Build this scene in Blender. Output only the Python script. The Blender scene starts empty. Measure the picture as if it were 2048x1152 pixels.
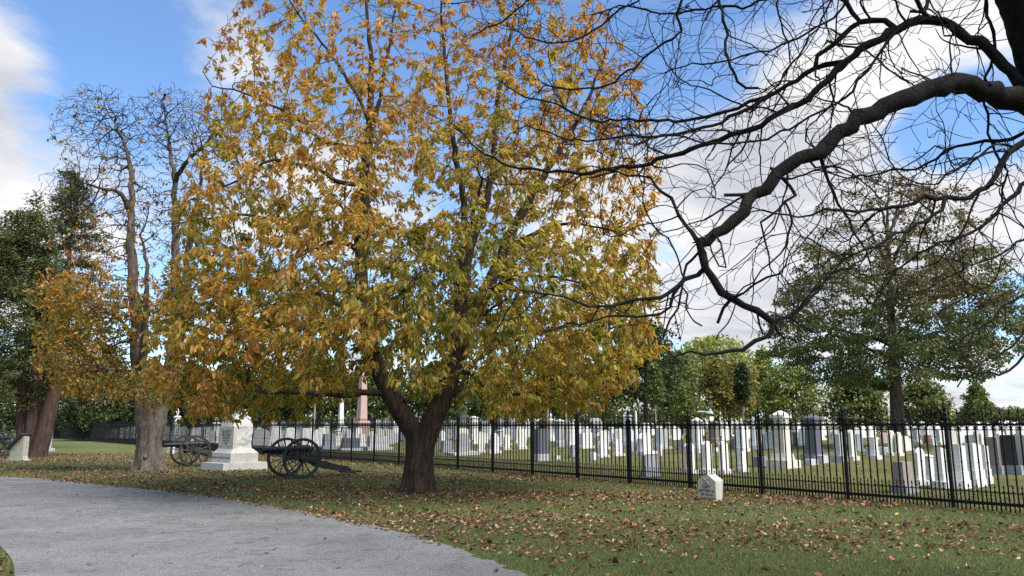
import bpy, bmesh, math, random
import numpy as np
from mathutils import Vector, Matrix

# ------------------------------------------------------------------ scene, camera, sky, sun
sc = bpy.context.scene
C = sc.collection
FPX = 1538.0                       # focal length in photo pixels (2048 wide)
EYE = 2.05
PITCH = math.atan(276 / FPX)
cam_d = bpy.data.cameras.new('camera')
cam_d.sensor_width = 36.0
cam_d.lens = 36.0 * FPX / 2048
cam_d.clip_end = 3000
cam = bpy.data.objects.new('camera', cam_d)
C.objects.link(cam)
cam.location = (0, 0, EYE)
cam.rotation_euler = (math.pi / 2 + PITCH, 0, 0)
sc.camera = cam
sc.view_settings.view_transform = 'Standard'
sc.view_settings.look = 'None'
sc.view_settings.gamma = 1.0
sc.view_settings.exposure = 1.18
sc.cycles.use_denoising = False
sc.cycles.max_bounces = 6
sc.cycles.diffuse_bounces = 4
sc.cycles.transmission_bounces = 4
sc.render.film_transparent = False

SUN_EL = math.radians(52)
SUN_AZ = math.atan2(0.78, -0.62)   # direction to the sun, clockwise from +Y
sun_dir = Vector((math.sin(SUN_AZ) * math.cos(SUN_EL), math.cos(SUN_AZ) * math.cos(SUN_EL), math.sin(SUN_EL)))
sun_d = bpy.data.lights.new('sun', 'SUN')
sun_d.energy = 3.1
sun_d.angle = math.radians(45)
sun_d.color = (1.0, 0.95, 0.87)
sun = bpy.data.objects.new('sun', sun_d)
C.objects.link(sun)
sun.rotation_euler = sun_dir.to_track_quat('Z', 'Y').to_euler()

def pix_dir(u, v):
    x = (u - 1024) / FPX; y = (576 - v) / FPX
    return np.array([x, math.cos(PITCH) - y * math.sin(PITCH), math.sin(PITCH) + y * math.cos(PITCH)])

world = bpy.data.worlds.new('World')
sc.world = world
world.use_nodes = True
wt = world.node_tree
wt.nodes.clear()
def wn(t, **k):
    n = wt.nodes.new(t)
    for a, b in k.items(): setattr(n, a, b)
    return n
def wm(op, a, b=None, c=None, clamp=False):
    n = wn('ShaderNodeMath', operation=op, use_clamp=clamp)
    for i, x in enumerate((a, b, c)):
        if x is None: continue
        if isinstance(x, (int, float)): n.inputs[i].default_value = x
        else: wt.links.new(x, n.inputs[i])
    return n.outputs[0]
SKY_STRENGTH = 0.1
sky = wn('ShaderNodeTexSky', sky_type='NISHITA', sun_disc=False, sun_elevation=SUN_EL, sun_rotation=SUN_AZ,
         air_density=1.0, dust_density=0.3, ozone_density=3.0, altitude=100)
tc = wn('ShaderNodeTexCoord')
sep = wn('ShaderNodeSeparateXYZ'); wt.links.new(tc.outputs['Generated'], sep.inputs[0])
zc = wm('ADD', wm('MAXIMUM', sep.outputs[2], 0.0), 0.16)
px = wm('DIVIDE', sep.outputs[0], zc); py = wm('DIVIDE', sep.outputs[1], zc)
comb = wn('ShaderNodeCombineXYZ'); wt.links.new(px, comb.inputs[0]); wt.links.new(py, comb.inputs[1])
def wnoise(scale, detail, rough, off, dist=0.0, vec=None):
    mp = wn('ShaderNodeVectorMath', operation='ADD'); wt.links.new(vec or comb.outputs[0], mp.inputs[0]); mp.inputs[1].default_value = off
    n = wn('ShaderNodeTexNoise'); wt.links.new(mp.outputs[0], n.inputs['Vector'])
    n.inputs['Scale'].default_value = scale; n.inputs['Detail'].default_value = detail
    n.inputs['Roughness'].default_value = rough; n.inputs['Distortion'].default_value = dist
    return n.outputs[0]
n1 = wnoise(0.75, 7, 0.55, (3.1, 7.7, 1.0), 0.35)
n2 = wnoise(1.9, 8, 0.62, (9.1, 2.7, 4.0), 0.3)
val = wm('ADD', n1, wm('MULTIPLY', wm('SUBTRACT', n2, 0.5), 0.95))
# cloud banks (positive) and clear patches (negative) of this sky, by direction: u, v, spread, weight
BLOBS = [(1500, 440, 0.20, 0.20), (1850, 440, 0.20, 0.19), (1250, 360, 0.18, 0.12), (1600, 640, 0.25, 0.12), (0, 400, 0.12, 0.28), (-60, 150, 0.10, 0.26),
         (450, 120, 0.07, 0.20), (210, 130, 0.13, -0.40), (650, 20, 0.12, -0.20), (950, 60, 0.17, -0.30), (1250, 120, 0.08, -0.14), (60, 260, 0.05, -0.12),
         (1480, 50, 0.11, -0.24), (1890, 228, 0.075, -0.50), (1950, 60, 0.07, -0.06), (1330, 470, 0.04, -0.24), (1760, 150, 0.08, 0.26), (1600, 190, 0.06, 0.12), (2010, 590, 0.05, -0.34), (400, 560, 0.10, -0.28), (650, 400, 0.14, 0.18), (1680, 30, 0.06, -0.14), (1560, 520, 0.05, -0.10), (1700, 600, 0.06, -0.14)]
for (u, v, s, w) in BLOBS:
    d = pix_dir(u, v); d = d / np.linalg.norm(d)
    dn = wn('ShaderNodeVectorMath', operation='DISTANCE'); wt.links.new(tc.outputs['Generated'], dn.inputs[0]); dn.inputs[1].default_value = tuple(d)
    g = wm('POWER', 2.718, wm('MULTIPLY', wm('POWER', wm('DIVIDE', dn.outputs['Value'], s), 2.0), -1.0))
    val = wm('ADD', val, wm('MULTIPLY', g, w))
mask_n = wn('ShaderNodeMapRange', interpolation_type='SMOOTHSTEP'); wt.links.new(val, mask_n.inputs[0])
mask_n.inputs[1].default_value = 0.42; mask_n.inputs[2].default_value = 0.72
mask = wm('MULTIPLY', mask_n.outputs[0], 0.97)
# cloud brightness: thin edges white, thick cores and low undersides greyer
n3 = wnoise(1.0, 8, 0.62, (1.7, 5.9, 8.0), 0.5)
thick = wn('ShaderNodeMapRange'); wt.links.new(val, thick.inputs[0]); thick.inputs[1].default_value = 0.62; thick.inputs[2].default_value = 1.05
lowm = wn('ShaderNodeMapRange'); wt.links.new(sep.outputs[2], lowm.inputs[0]); lowm.inputs[1].default_value = 0.26; lowm.inputs[2].default_value = 0.02
gr = wm('ADD', wm('MULTIPLY', wm('MULTIPLY', thick.outputs[0], lowm.outputs[0]), 0.75), wm('MULTIPLY', wm('SUBTRACT', n3, 0.41), 3.6), clamp=True)
ccol = wn('ShaderNodeMixRGB'); wt.links.new(gr, ccol.inputs[0])
ccol.inputs[1].default_value = (4.75, 4.68, 4.6, 1); ccol.inputs[2].default_value = (2.3, 2.42, 2.78, 1)
skyc = wn('ShaderNodeMixRGB', blend_type='MULTIPLY'); skyc.inputs[0].default_value = 1; wt.links.new(sky.outputs[0], skyc.inputs[1]); skyc.inputs[2].default_value = (0.85, 0.97, 1.08, 1)
mixc = wn('ShaderNodeMixRGB'); wt.links.new(mask, mixc.inputs[0]); wt.links.new(skyc.outputs[0], mixc.inputs[1]); wt.links.new(ccol.outputs[0], mixc.inputs[2])
bg = wn('ShaderNodeBackground'); wt.links.new(mixc.outputs[0], bg.inputs[0]); bg.inputs[1].default_value = SKY_STRENGTH
wo = wn('ShaderNodeOutputWorld'); wt.links.new(bg.outputs[0], wo.inputs[0])

# ------------------------------------------------------------------ terrain and photo-to-world helpers
FN = np.array([0.7849, 0.6196])    # unit normal of the fence line, pointing into the cemetery
FD = np.array([-0.6196, 0.7849])   # along the fence, away from the camera
FP0 = np.array([11.07, 19.94])     # a fence post on the right
FOFF = float(FN @ FP0)

def gz(x, y):
    s = FN[0] * x + FN[1] * y - FOFF - 1.0
    s = np.maximum(s, 0.0)
    return 1.25 * (1 - np.exp(-np.minimum(s * s / (s + 6.0), 400) * 0.018 / 1.25))

def ghit(u, v):
    d = pix_dir(u, v)
    lo, hi = 2.0, 600.0
    t = lo
    while t < hi:
        q = d * t
        if EYE + q[2] <= gz(q[0], q[1]): break
        t *= 1.004
    q = d * t
    return float(q[0]), float(q[1]), float(gz(q[0], q[1]))

def at(u, v, Y):
    d = pix_dir(u, v); t = Y / d[1]
    return np.array([d[0] * t, Y, EYE + d[2] * t])

def fwd(x, y, z):
    return y * math.cos(PITCH) + (z - EYE) * math.sin(PITCH)

def z_for_v(x, y, v):
    k = (576 - v) / FPX; c, s = math.cos(PITCH), math.sin(PITCH)
    return EYE + y * (k * c + s) / (c - k * s)

# ------------------------------------------------------------------ object helpers
def thing(name, label, cat, loc=(0, 0, 0), rz=0.0, group=None):
    o = bpy.data.objects.new(name, None); C.objects.link(o)
    o.empty_display_size = 0.2
    o.location = loc; o.rotation_euler = (0, 0, rz)
    o['label'] = label; o['category'] = cat
    if group: o['group'] = group
    return o

def link(name, me, parent=None, loc=None, rot=None, kind=None):
    o = bpy.data.objects.new(name, me); C.objects.link(o)
    if parent is not None: o.parent = parent
    if loc is not None: o.location = loc
    if rot is not None: o.rotation_euler = rot
    if kind: o['kind'] = kind
    return o

def tag(o, label, cat, group=None):
    o['label'] = label; o['category'] = cat
    if group: o['group'] = group
    return o

def npmesh(name, verts, quads=None, tris=None, mat=None, col=None, smooth=False):
    me = bpy.data.meshes.new(name)
    verts = np.asarray(verts, np.float32)
    nq = 0 if quads is None else len(quads); nt = 0 if tris is None else len(tris)
    me.vertices.add(len(verts)); me.vertices.foreach_set('co', verts.ravel())
    idx = []
    if nq: idx.append(np.asarray(quads, np.int32).ravel())
    if nt: idx.append(np.asarray(tris, np.int32).ravel())
    idx = np.concatenate(idx)
    me.loops.add(len(idx)); me.loops.foreach_set('vertex_index', idx)
    starts = np.concatenate([np.arange(nq) * 4, nq * 4 + np.arange(nt) * 3]).astype(np.int32)
    me.polygons.add(nq + nt); me.polygons.foreach_set('loop_start', starts)
    if smooth: me.polygons.foreach_set('use_smooth', np.ones(nq + nt, bool))
    if col is not None:
        a = me.color_attributes.new('Col', 'FLOAT_COLOR', 'POINT')
        c4 = np.ones((len(verts), 4), np.float32); c4[:, :3] = col
        a.data.foreach_set('color', c4.ravel())
    me.update(calc_edges=True)
    if mat: me.materials.append(mat)
    return me

def bm_mesh(name, bm, mat=None, smooth=False, bevel=0.0):
    if bevel:
        bmesh.ops.bevel(bm, geom=[e for e in bm.edges if len(e.link_faces) == 2 and e.calc_face_angle(0) > 0.5],
                        offset=bevel, segments=1, affect='EDGES', clamp_overlap=True)
    bmesh.ops.recalc_face_normals(bm, faces=bm.faces[:])
    me = bpy.data.meshes.new(name); bm.to_mesh(me); bm.free()
    if smooth:
        me.polygons.foreach_set('use_smooth', np.ones(len(me.polygons), bool))
    if mat: me.materials.append(mat)
    return me

def add_box(bm, cx, cy, z0, sx, sy, h, tx=1.0, ty=1.0, ox=0, oy=0):
    """box on z0, top scaled by tx, ty and shifted"""
    vs = []
    for z, kx, ky, dx, dy in ((z0, 1, 1, 0, 0), (z0 + h, tx, ty, ox, oy)):
        for a, b in ((-1, -1), (1, -1), (1, 1), (-1, 1)):
            vs.append(bm.verts.new((cx + dx + a * sx / 2 * kx, cy + dy + b * sy / 2 * ky, z)))
    for f in ((3, 2, 1, 0), (4, 5, 6, 7), (0, 1, 5, 4), (1, 2, 6, 5), (2, 3, 7, 6), (3, 0, 4, 7)):
        bm.faces.new([vs[i] for i in f])
    return vs

def add_prism(bm, outline, y0, y1):
    """outline in x,z extruded along y"""
    a = [bm.verts.new((x, y0, z)) for x, z in outline]
    b = [bm.verts.new((x, y1, z)) for x, z in outline]
    n = len(outline)
    bm.faces.new(a); bm.faces.new(b[::-1])
    for i in range(n): bm.faces.new((a[i], b[i], b[(i + 1) % n], a[(i + 1) % n]))

def add_lathe(bm, prof, n=12, cx=0, cy=0, M=None):
    rings = []
    for r, z in prof:
        ring = []
        for k in range(n):
            a = 2 * math.pi * k / n
            p = Vector((cx + r * math.cos(a), cy + r * math.sin(a), z))
            ring.append(bm.verts.new(M @ p if M else p))
        rings.append(ring)
    for i in range(len(rings) - 1):
        for k in range(n):
            bm.faces.new((rings[i][k], rings[i][(k + 1) % n], rings[i + 1][(k + 1) % n], rings[i + 1][k]))
    bm.faces.new(rings[0][::-1]); bm.faces.new(rings[-1])

def add_tube(bm, pts, rads, n=6):
    pts = [Vector(p) for p in pts]
    rings = []
    for i, p in enumerate(pts):
        t = (pts[min(i + 1, len(pts) - 1)] - pts[max(i - 1, 0)]).normalized()
        ref = Vector((0.31, 0.52, 0.79)) if abs(t.dot(Vector((0.31, 0.52, 0.79)))) < 0.95 else Vector((1, 0, 0))
        a = t.cross(ref).normalized(); b = t.cross(a)
        r = rads[i] if hasattr(rads, '__len__') else rads
        rings.append([bm.verts.new(p + (a * math.cos(2 * math.pi * k / n) + b * math.sin(2 * math.pi * k / n)) * r) for k in range(n)])
    for i in range(len(rings) - 1):
        for k in range(n):
            bm.faces.new((rings[i][k], rings[i][(k + 1) % n], rings[i + 1][(k + 1) % n], rings[i + 1][k]))
    bm.faces.new(rings[0][::-1]); bm.faces.new(rings[-1])

# ------------------------------------------------------------------ materials
def newmat(name):
    m = bpy.data.materials.new(name); m.use_nodes = True
    t = m.node_tree; t.nodes.clear()
    out = t.nodes.new('ShaderNodeOutputMaterial'); bs = t.nodes.new('ShaderNodeBsdfPrincipled')
    t.links.new(bs.outputs[0], out.inputs[0])
    return m, t, bs, out

def tex(t, scale, detail=5, rough=0.6, coord='Object', dist=0.0, stretch=None):
    c = t.nodes.new('ShaderNodeTexCoord'); src = c.outputs[coord]
    if coord == 'Position':
        pass
    if stretch:
        mp = t.nodes.new('ShaderNodeMapping'); mp.inputs['Scale'].default_value = stretch; t.links.new(src, mp.inputs[0]); src = mp.outputs[0]
    n = t.nodes.new('ShaderNodeTexNoise'); t.links.new(src, n.inputs['Vector'])
    n.inputs['Scale'].default_value = scale; n.inputs['Detail'].default_value = detail; n.inputs['Roughness'].default_value = rough; n.inputs['Distortion'].default_value = dist
    return n.outputs[0]

def ramp(t, fac, stops):
    r = t.nodes.new('ShaderNodeValToRGB'); t.links.new(fac, r.inputs[0])
    e = r.color_ramp.elements
    while len(e) < len(stops): e.new(0.5)
    for i, (p, c) in enumerate(stops):
        e[i].position = p; e[i].color = (*c, 1) if len(c) == 3 else c
    return r.outputs[0]

def mix(t, fac, a, b, mode='MIX'):
    n = t.nodes.new('ShaderNodeMixRGB'); n.blend_type = mode
    for i, x in enumerate((fac, a, b)):
        if isinstance(x, (int, float)): n.inputs[i].default_value = x
        elif isinstance(x, tuple): n.inputs[i].default_value = (*x, 1) if len(x) == 3 else x
        else: t.links.new(x, n.inputs[i])
    return n.outputs[0]

def bump(t, bs, h, strength, dist):
    b = t.nodes.new('ShaderNodeBump'); b.inputs['Strength'].default_value = strength; b.inputs['Distance'].default_value = dist
    t.links.new(h, b.inputs['Height']); t.links.new(b.outputs[0], bs.inputs['Normal'])

def stone_mat(name, c, c2, stain=(0.3, 0.28, 0.2), stain_amt=0.35, speck=0.0, rough=0.75, bumpd=0.004, scale=3.0):
    m, t, bs, out = newmat(name)
    oi = t.nodes.new('ShaderNodeObjectInfo')
    base = mix(t, ramp(t, tex(t, scale, 6, 0.65), [(0.3, (0, 0, 0)), (0.7, (1, 1, 1))]), c, c2)
    st = ramp(t, tex(t, scale * 0.7, 7, 0.7, stretch=(1.5, 1.5, 0.5)), [(0.48, (0, 0, 0)), (0.75, (1, 1, 1))])
    f = t.nodes.new('ShaderNodeMath'); f.operation = 'MULTIPLY'; t.links.new(st, f.inputs[0]); f.inputs[1].default_value = stain_amt
    base = mix(t, f.outputs[0], base, stain)
    if speck:
        sp = ramp(t, tex(t, 90, 2, 0.5), [(0.35, (0, 0, 0)), (0.65, (1, 1, 1))])
        base = mix(t, speck, base, mix(t, sp, (0.03, 0.03, 0.03), (0.6, 0.6, 0.6)))
    vv = t.nodes.new('ShaderNodeMapRange'); t.links.new(oi.outputs['Random'], vv.inputs[0]); vv.inputs[3].default_value = 0.82; vv.inputs[4].default_value = 1.06
    hs = t.nodes.new('ShaderNodeHueSaturation'); t.links.new(vv.outputs[0], hs.inputs['Value']); t.links.new(base, hs.inputs['Color'])
    t.links.new(hs.outputs[0], bs.inputs['Base Color'])
    bs.inputs['Roughness'].default_value = rough
    bump(t, bs, tex(t, 22, 6, 0.7), 0.5, bumpd)
    return m

MS = {
    'white': stone_mat('white_marble', (0.76, 0.74, 0.70), (0.66, 0.645, 0.61), (0.30, 0.29, 0.26), 0.6),
    'cream': stone_mat('cream_marble', (0.72, 0.68, 0.58), (0.62, 0.58, 0.47), (0.30, 0.27, 0.19), 0.6),
    'light': stone_mat('light_granite', (0.49, 0.485, 0.475), (0.40, 0.40, 0.395), (0.22, 0.22, 0.21), 0.5, 0.12),
    'grey': stone_mat('grey_granite', (0.30, 0.31, 0.33), (0.24, 0.25, 0.27), (0.15, 0.15, 0.15), 0.3, 0.15),
    'dark': stone_mat('dark_granite', (0.10, 0.105, 0.115), (0.075, 0.08, 0.09), (0.05, 0.05, 0.05), 0.2, 0.05, 0.45),
    'black': stone_mat('black_granite', (0.025, 0.028, 0.034), (0.02, 0.022, 0.028), (0.015, 0.015, 0.015), 0.2, 0.02, 0.25),
    'pink': stone_mat('pink_granite', (0.50, 0.335, 0.285), (0.43, 0.285, 0.24), (0.25, 0.15, 0.12), 0.25, 0.1),
    'red': stone_mat('red_granite', (0.20, 0.045, 0.05), (0.15, 0.03, 0.035), (0.08, 0.02, 0.02), 0.2, 0.05, 0.4),
    'brown': stone_mat('brown_granite', (0.27, 0.21, 0.17), (0.20, 0.15, 0.12), (0.12, 0.09, 0.08), 0.5, 0.15),
    'marker': stone_mat('marker_granite', (0.46, 0.43, 0.37), (0.37, 0.345, 0.30), (0.24, 0.20, 0.16), 0.6, 0.08, 0.9, 0.012, 5.0),
    'monument': stone_mat('monument_granite', (0.58, 0.55, 0.49), (0.49, 0.465, 0.41), (0.32, 0.29, 0.24), 0.5, 0.06, 0.85, 0.006),
    'rock': stone_mat('rock_face', (0.50, 0.48, 0.44), (0.60, 0.58, 0.54), (0.30, 0.26, 0.22), 0.5, 0.06, 0.9, 0.02, 2.0),
}

def bark_mat(name, c, c2, scale=9, stretch=(1, 1, 0.22), bd=0.03, moss=None, dark=0.4):
    m, t, bs, out = newmat(name)
    n = tex(t, scale, 6, 0.65, stretch=stretch, dist=0.6)
    col = ramp(t, n, [(0.30, tuple(x * dark for x in c)), (0.5, c), (0.72, c2)])
    if moss:
        col = mix(t, ramp(t, tex(t, 2.5, 5, 0.7), [(0.55, (0, 0, 0)), (0.75, (0.6, 0.6, 0.6))]), col, moss)
    t.links.new(col, bs.inputs['Base Color']); bs.inputs['Roughness'].default_value = 0.95
    bs.inputs['Specular IOR Level'].default_value = 0.15
    bump(t, bs, n, 1.0, bd)
    return m
BARK_MAIN = bark_mat('bark_brown', (0.046, 0.032, 0.024), (0.092, 0.066, 0.050), 11)
BARK_GREY = bark_mat('bark_grey', (0.125, 0.100, 0.082), (0.225, 0.188, 0.16), 7, moss=(0.17, 0.16, 0.10), dark=0.45)
BARK_LIMB = bark_mat('bark_limb', (0.070, 0.056, 0.046), (0.135, 0.112, 0.094), 9)
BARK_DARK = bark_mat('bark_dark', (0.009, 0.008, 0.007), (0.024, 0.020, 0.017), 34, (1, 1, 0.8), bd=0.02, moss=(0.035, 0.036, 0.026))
BARK_CEDAR = bark_mat('bark_cedar', (0.070, 0.043, 0.034), (0.135, 0.088, 0.072), 8, (1.4, 1.4, 0.1))
BARK_FAR = bark_mat('bark_far', (0.075, 0.060, 0.048), (0.13, 0.11, 0.09), 5)
BARK_PALE = bark_mat('bark_pale', (0.30, 0.25, 0.19), (0.38, 0.33, 0.26), 5)

def leaf_mat(name, trans=0.35, rough=0.55):
    m, t, bs, out = newmat(name)
    a = t.nodes.new('ShaderNodeAttribute'); a.attribute_name = 'Col'
    t.links.new(a.outputs['Color'], bs.inputs['Base Color']); bs.inputs['Roughness'].default_value = rough
    bs.inputs['Specular IOR Level'].default_value = 0.3
    if trans:
        tr = t.nodes.new('ShaderNodeBsdfTranslucent'); mx = t.nodes.new('ShaderNodeMixShader'); mx.inputs[0].default_value = trans
        hs = t.nodes.new('ShaderNodeHueSaturation'); hs.inputs['Saturation'].default_value = 1.1; hs.inputs['Value'].default_value = 1.25
        t.links.new(a.outputs['Color'], hs.inputs['Color']); t.links.new(hs.outputs[0], tr.inputs[0])
        t.links.new(bs.outputs[0], mx.inputs[1]); t.links.new(tr.outputs[0], mx.inputs[2]); t.links.new(mx.outputs[0], out.inputs[0])
    return m
LEAF = leaf_mat('autumn_leaf', 0.52, 0.5)
LEAF_DRY = leaf_mat('dry_leaf', 0.12, 0.7)
LEAF_FAR = leaf_mat('tree_foliage', 0.25, 0.7)
GRASSM = leaf_mat('grass_blade', 0.25, 0.6)

def plain(name, c, rough=0.6, metal=0.0, var=0.3, scale=6, bd=0.0):
    m, t, bs, out = newmat(name)
    n = tex(t, scale, 5, 0.65)
    col = ramp(t, n, [(0.3, tuple(x * (1 - var) for x in c)), (0.7, tuple(min(1, x * (1 + var)) for x in c))])
    t.links.new(col, bs.inputs['Base Color']); bs.inputs['Roughness'].default_value = rough; bs.inputs['Metallic'].default_value = metal
    if bd: bump(t, bs, tex(t, scale * 6, 4, 0.6), 0.5, bd)
    return m
IRON = plain('black_iron', (0.004, 0.0042, 0.0045), 0.6, 0.0, 0.25, 4, 0.001)
IRON.node_tree.nodes['Principled BSDF'].inputs['Specular IOR Level'].default_value = 0.25
GUNMETAL = plain('gun_barrel', (0.009, 0.010, 0.018), 0.45, 0.0, 0.2, 3)
GUNMETAL.node_tree.nodes['Principled BSDF'].inputs['Specular IOR Level'].default_value = 0.3
CARRIAGE = plain('carriage_paint', (0.022, 0.026, 0.023), 0.6, 0.0, 0.25, 4, 0.002)
CARRIAGE_IRON = plain('carriage_iron', (0.016, 0.018, 0.020), 0.5, 0.0, 0.25, 5)
CONCRETE = plain('concrete', (0.36, 0.34, 0.27), 0.85, 0.0, 0.18, 4, 0.004)
PANEL_DARK = plain('panel_dark', (0.035, 0.037, 0.043), 0.45, 0.0, 0.2, 2)
INK = plain('engraved_letters', (0.07, 0.065, 0.058), 0.9, 0.0, 0.2, 8)
SIGN_WHITE = plain('sign_white', (0.8, 0.8, 0.8), 0.5, 0.0, 0.05, 3)
POST_BROWN = plain('post_brown', (0.10, 0.05, 0.035), 0.7, 0.0, 0.3, 5)
SOILED = plain('soil_stain', (0.22, 0.15, 0.10), 0.95, 0.0, 0.3, 6)

# ------------------------------------------------------------------ ground and road
def ground_mat():
    m, t, bs, out = newmat('lawn')
    a = ramp(t, tex(t, 0.35, 6, 0.6), [(0.30, (0.095, 0.116, 0.040)), (0.55, (0.130, 0.146, 0.052)), (0.75, (0.180, 0.156, 0.070))])
    b = ramp(t, tex(t, 14, 5, 0.75), [(0.25, (0.40, 0.40, 0.40)), (0.5, (0.95, 0.95, 0.95)), (0.8, (1.5, 1.5, 1.4))])
    col = mix(t, 1.0, a, b, 'MULTIPLY')
    br = ramp(t, tex(t, 1.3, 6, 0.7), [(0.52, (0, 0, 0)), (0.72, (0.7, 0.7, 0.7))])
    col = mix(t, br, col, (0.085, 0.055, 0.034))
    t.links.new(col, bs.inputs['Base Color']); bs.inputs['Roughness'].default_value = 0.95; bs.inputs['Specular IOR Level'].default_value = 0.1
    bump(t, bs, tex(t, 30, 5, 0.8), 1.0, 0.04)
    return m
def cem_mat():
    m, t, bs, out = newmat('cemetery_lawn')
    a = ramp(t, tex(t, 0.25, 6, 0.6), [(0.30, (0.080, 0.092, 0.030)), (0.52, (0.125, 0.122, 0.042)), (0.72, (0.185, 0.155, 0.068))])
    b = ramp(t, tex(t, 9, 5, 0.75), [(0.25, (0.6, 0.6, 0.6)), (0.5, (1, 1, 1)), (0.8, (1.3, 1.3, 1.2))])
    t.links.new(mix(t, 1.0, a, b, 'MULTIPLY'), bs.inputs['Base Color']); bs.inputs['Roughness'].default_value = 0.95; bs.inputs['Specular IOR Level'].default_value = 0.1
    bump(t, bs, tex(t, 18, 5, 0.8), 1.0, 0.05)
    return m
LAWN = ground_mat(); CEM = cem_mat()

def axis(lo, hi, step, far):
    a = list(np.arange(lo, hi + 1e-6, step)); k = step
    x = hi
    while x < far: k *= 1.5; x += k; a.append(x)
    x = lo; k = step
    while x > -far: k *= 1.5; x -= k; a.insert(0, x)
    return np.array(a)
gx = axis(-110, 110, 2.0, 1500); gy = axis(-6, 190, 2.0, 1500)
GXX, GYY = np.meshgrid(gx, gy)
V = np.stack([GXX.ravel(), GYY.ravel(), gz(GXX, GYY).ravel()], 1)
nx, ny = len(gx), len(gy)
ii, jj = np.meshgrid(np.arange(nx - 1), np.arange(ny - 1))
k0 = (jj * nx + ii).ravel()
gme = npmesh('ground', V, np.stack([k0, k0 + 1, k0 + 1 + nx, k0 + nx], 1), mat=LAWN, smooth=True)
gme.materials.append(CEM)
cen = V[np.stack([k0, k0 + 1, k0 + 1 + nx, k0 + nx], 1)].mean(1)
gme.polygons.foreach_set('material_index', ((cen[:, :2] @ FN - FOFF) > 0.6).astype(np.int32))
ground = link('ground', gme); ground['kind'] = 'structure'

def catmull(P, n):
    P = np.asarray(P, float)
    Q = np.vstack([2 * P[0] - P[1], P, 2 * P[-1] - P[-2]])
    out = []
    for i in range(1, len(Q) - 2):
        p0, p1, p2, p3 = Q[i - 1], Q[i], Q[i + 1], Q[i + 2]
        for s in np.linspace(0, 1, n, endpoint=False):
            out.append(0.5 * ((2 * p1) + (-p0 + p2) * s + (2 * p0 - 5 * p1 + 4 * p2 - p3) * s ** 2 + (-p0 + 3 * p1 - 3 * p2 + p3) * s ** 3))
    out.append(Q[-2]); return np.array(out)

edge_px = [(0, 954), (130, 963), (260, 976), (380, 989), (500, 1006), (630, 1029), (760, 1056), (880, 1087), (965, 1117), (1040, 1150)]
edge = [ghit(*q)[:2] for q in edge_px]
edge = [(-62, 44), (-48, 41.5), (-34, 37.6)] + edge + [(1.15, 8.6), (2.1, 5.0), (2.6, 1.0), (2.7, -6)]
outer = catmull(edge, 10)
tg = np.gradient(outer, axis=0); tg /= np.linalg.norm(tg, axis=1)[:, None]
lefn = np.stack([tg[:, 1], -tg[:, 0]], 1)
ROADW = 6.38
inner = outer + lefn * ROADW
ernd = np.random.default_rng(3)
outer_j = outer + lefn * ernd.normal(0, 0.055, (len(outer), 1))
RZ = 0.012
NR = 9
rows = [np.column_stack([outer_j * (1 - s) + inner * s, np.full(len(outer), RZ + 0.03 * (1 - (2 * s - 1) ** 2))]) for s in np.linspace(0, 1, NR)]
V = np.concatenate(rows); n = len(outer)
q = []
for r in range(NR - 1):
    a = r * n + np.arange(n - 1); q.append(np.stack([a, a + n, a + n + 1, a + 1], 1))
def road_mat():
    m, t, bs, out = newmat('chip_seal_asphalt')
    c = t.nodes.new('ShaderNodeTexCoord')
    v = t.nodes.new('ShaderNodeTexVoronoi'); v.inputs['Scale'].default_value = 95; t.links.new(c.outputs['Object'], v.inputs['Vector'])
    vs = t.nodes.new('ShaderNodeSeparateColor'); t.links.new(v.outputs['Color'], vs.inputs[0])
    chips = ramp(t, vs.outputs[0], [(0.0, (0.095, 0.094, 0.092)), (0.5, (0.165, 0.163, 0.160)), (0.85, (0.215, 0.212, 0.208)), (1.0, (0.33, 0.325, 0.315))])
    big = ramp(t, tex(t, 0.5, 6, 0.65), [(0.3, (0.72, 0.72, 0.72)), (0.7, (1.14, 1.14, 1.14))])
    mid = ramp(t, tex(t, 5, 5, 0.7), [(0.3, (0.92, 0.92, 0.92)), (0.7, (1.06, 1.06, 1.06))])
    col = mix(t, 1.0, mix(t, 1.0, chips, big, 'MULTIPLY'), mid, 'MULTIPLY')
    t.links.new(col, bs.inputs['Base Color']); bs.inputs['Roughness'].default_value = 0.85; bs.inputs['Specular IOR Level'].default_value = 0.3
    bump(t, bs, v.outputs['Distance'], 0.4, 0.004)
    return m
road = link('road', npmesh('road', V, np.concatenate(q), mat=road_mat(), smooth=True)); road['kind'] = 'structure'

def road_side(x, y):
    """signed distance to the road's outer edge; positive on the lawn"""
    P = np.stack([np.ravel(x), np.ravel(y)], 1)
    res = np.empty(len(P))
    for i in range(0, len(P), 20000):
        d = P[i:i + 20000, None, :] - outer[None]
        k = (d ** 2).sum(2).argmin(1)
        dd = P[i:i + 20000] - outer[k]
        res[i:i + 20000] = -(dd * lefn[k]).sum(1)
    return res

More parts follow.
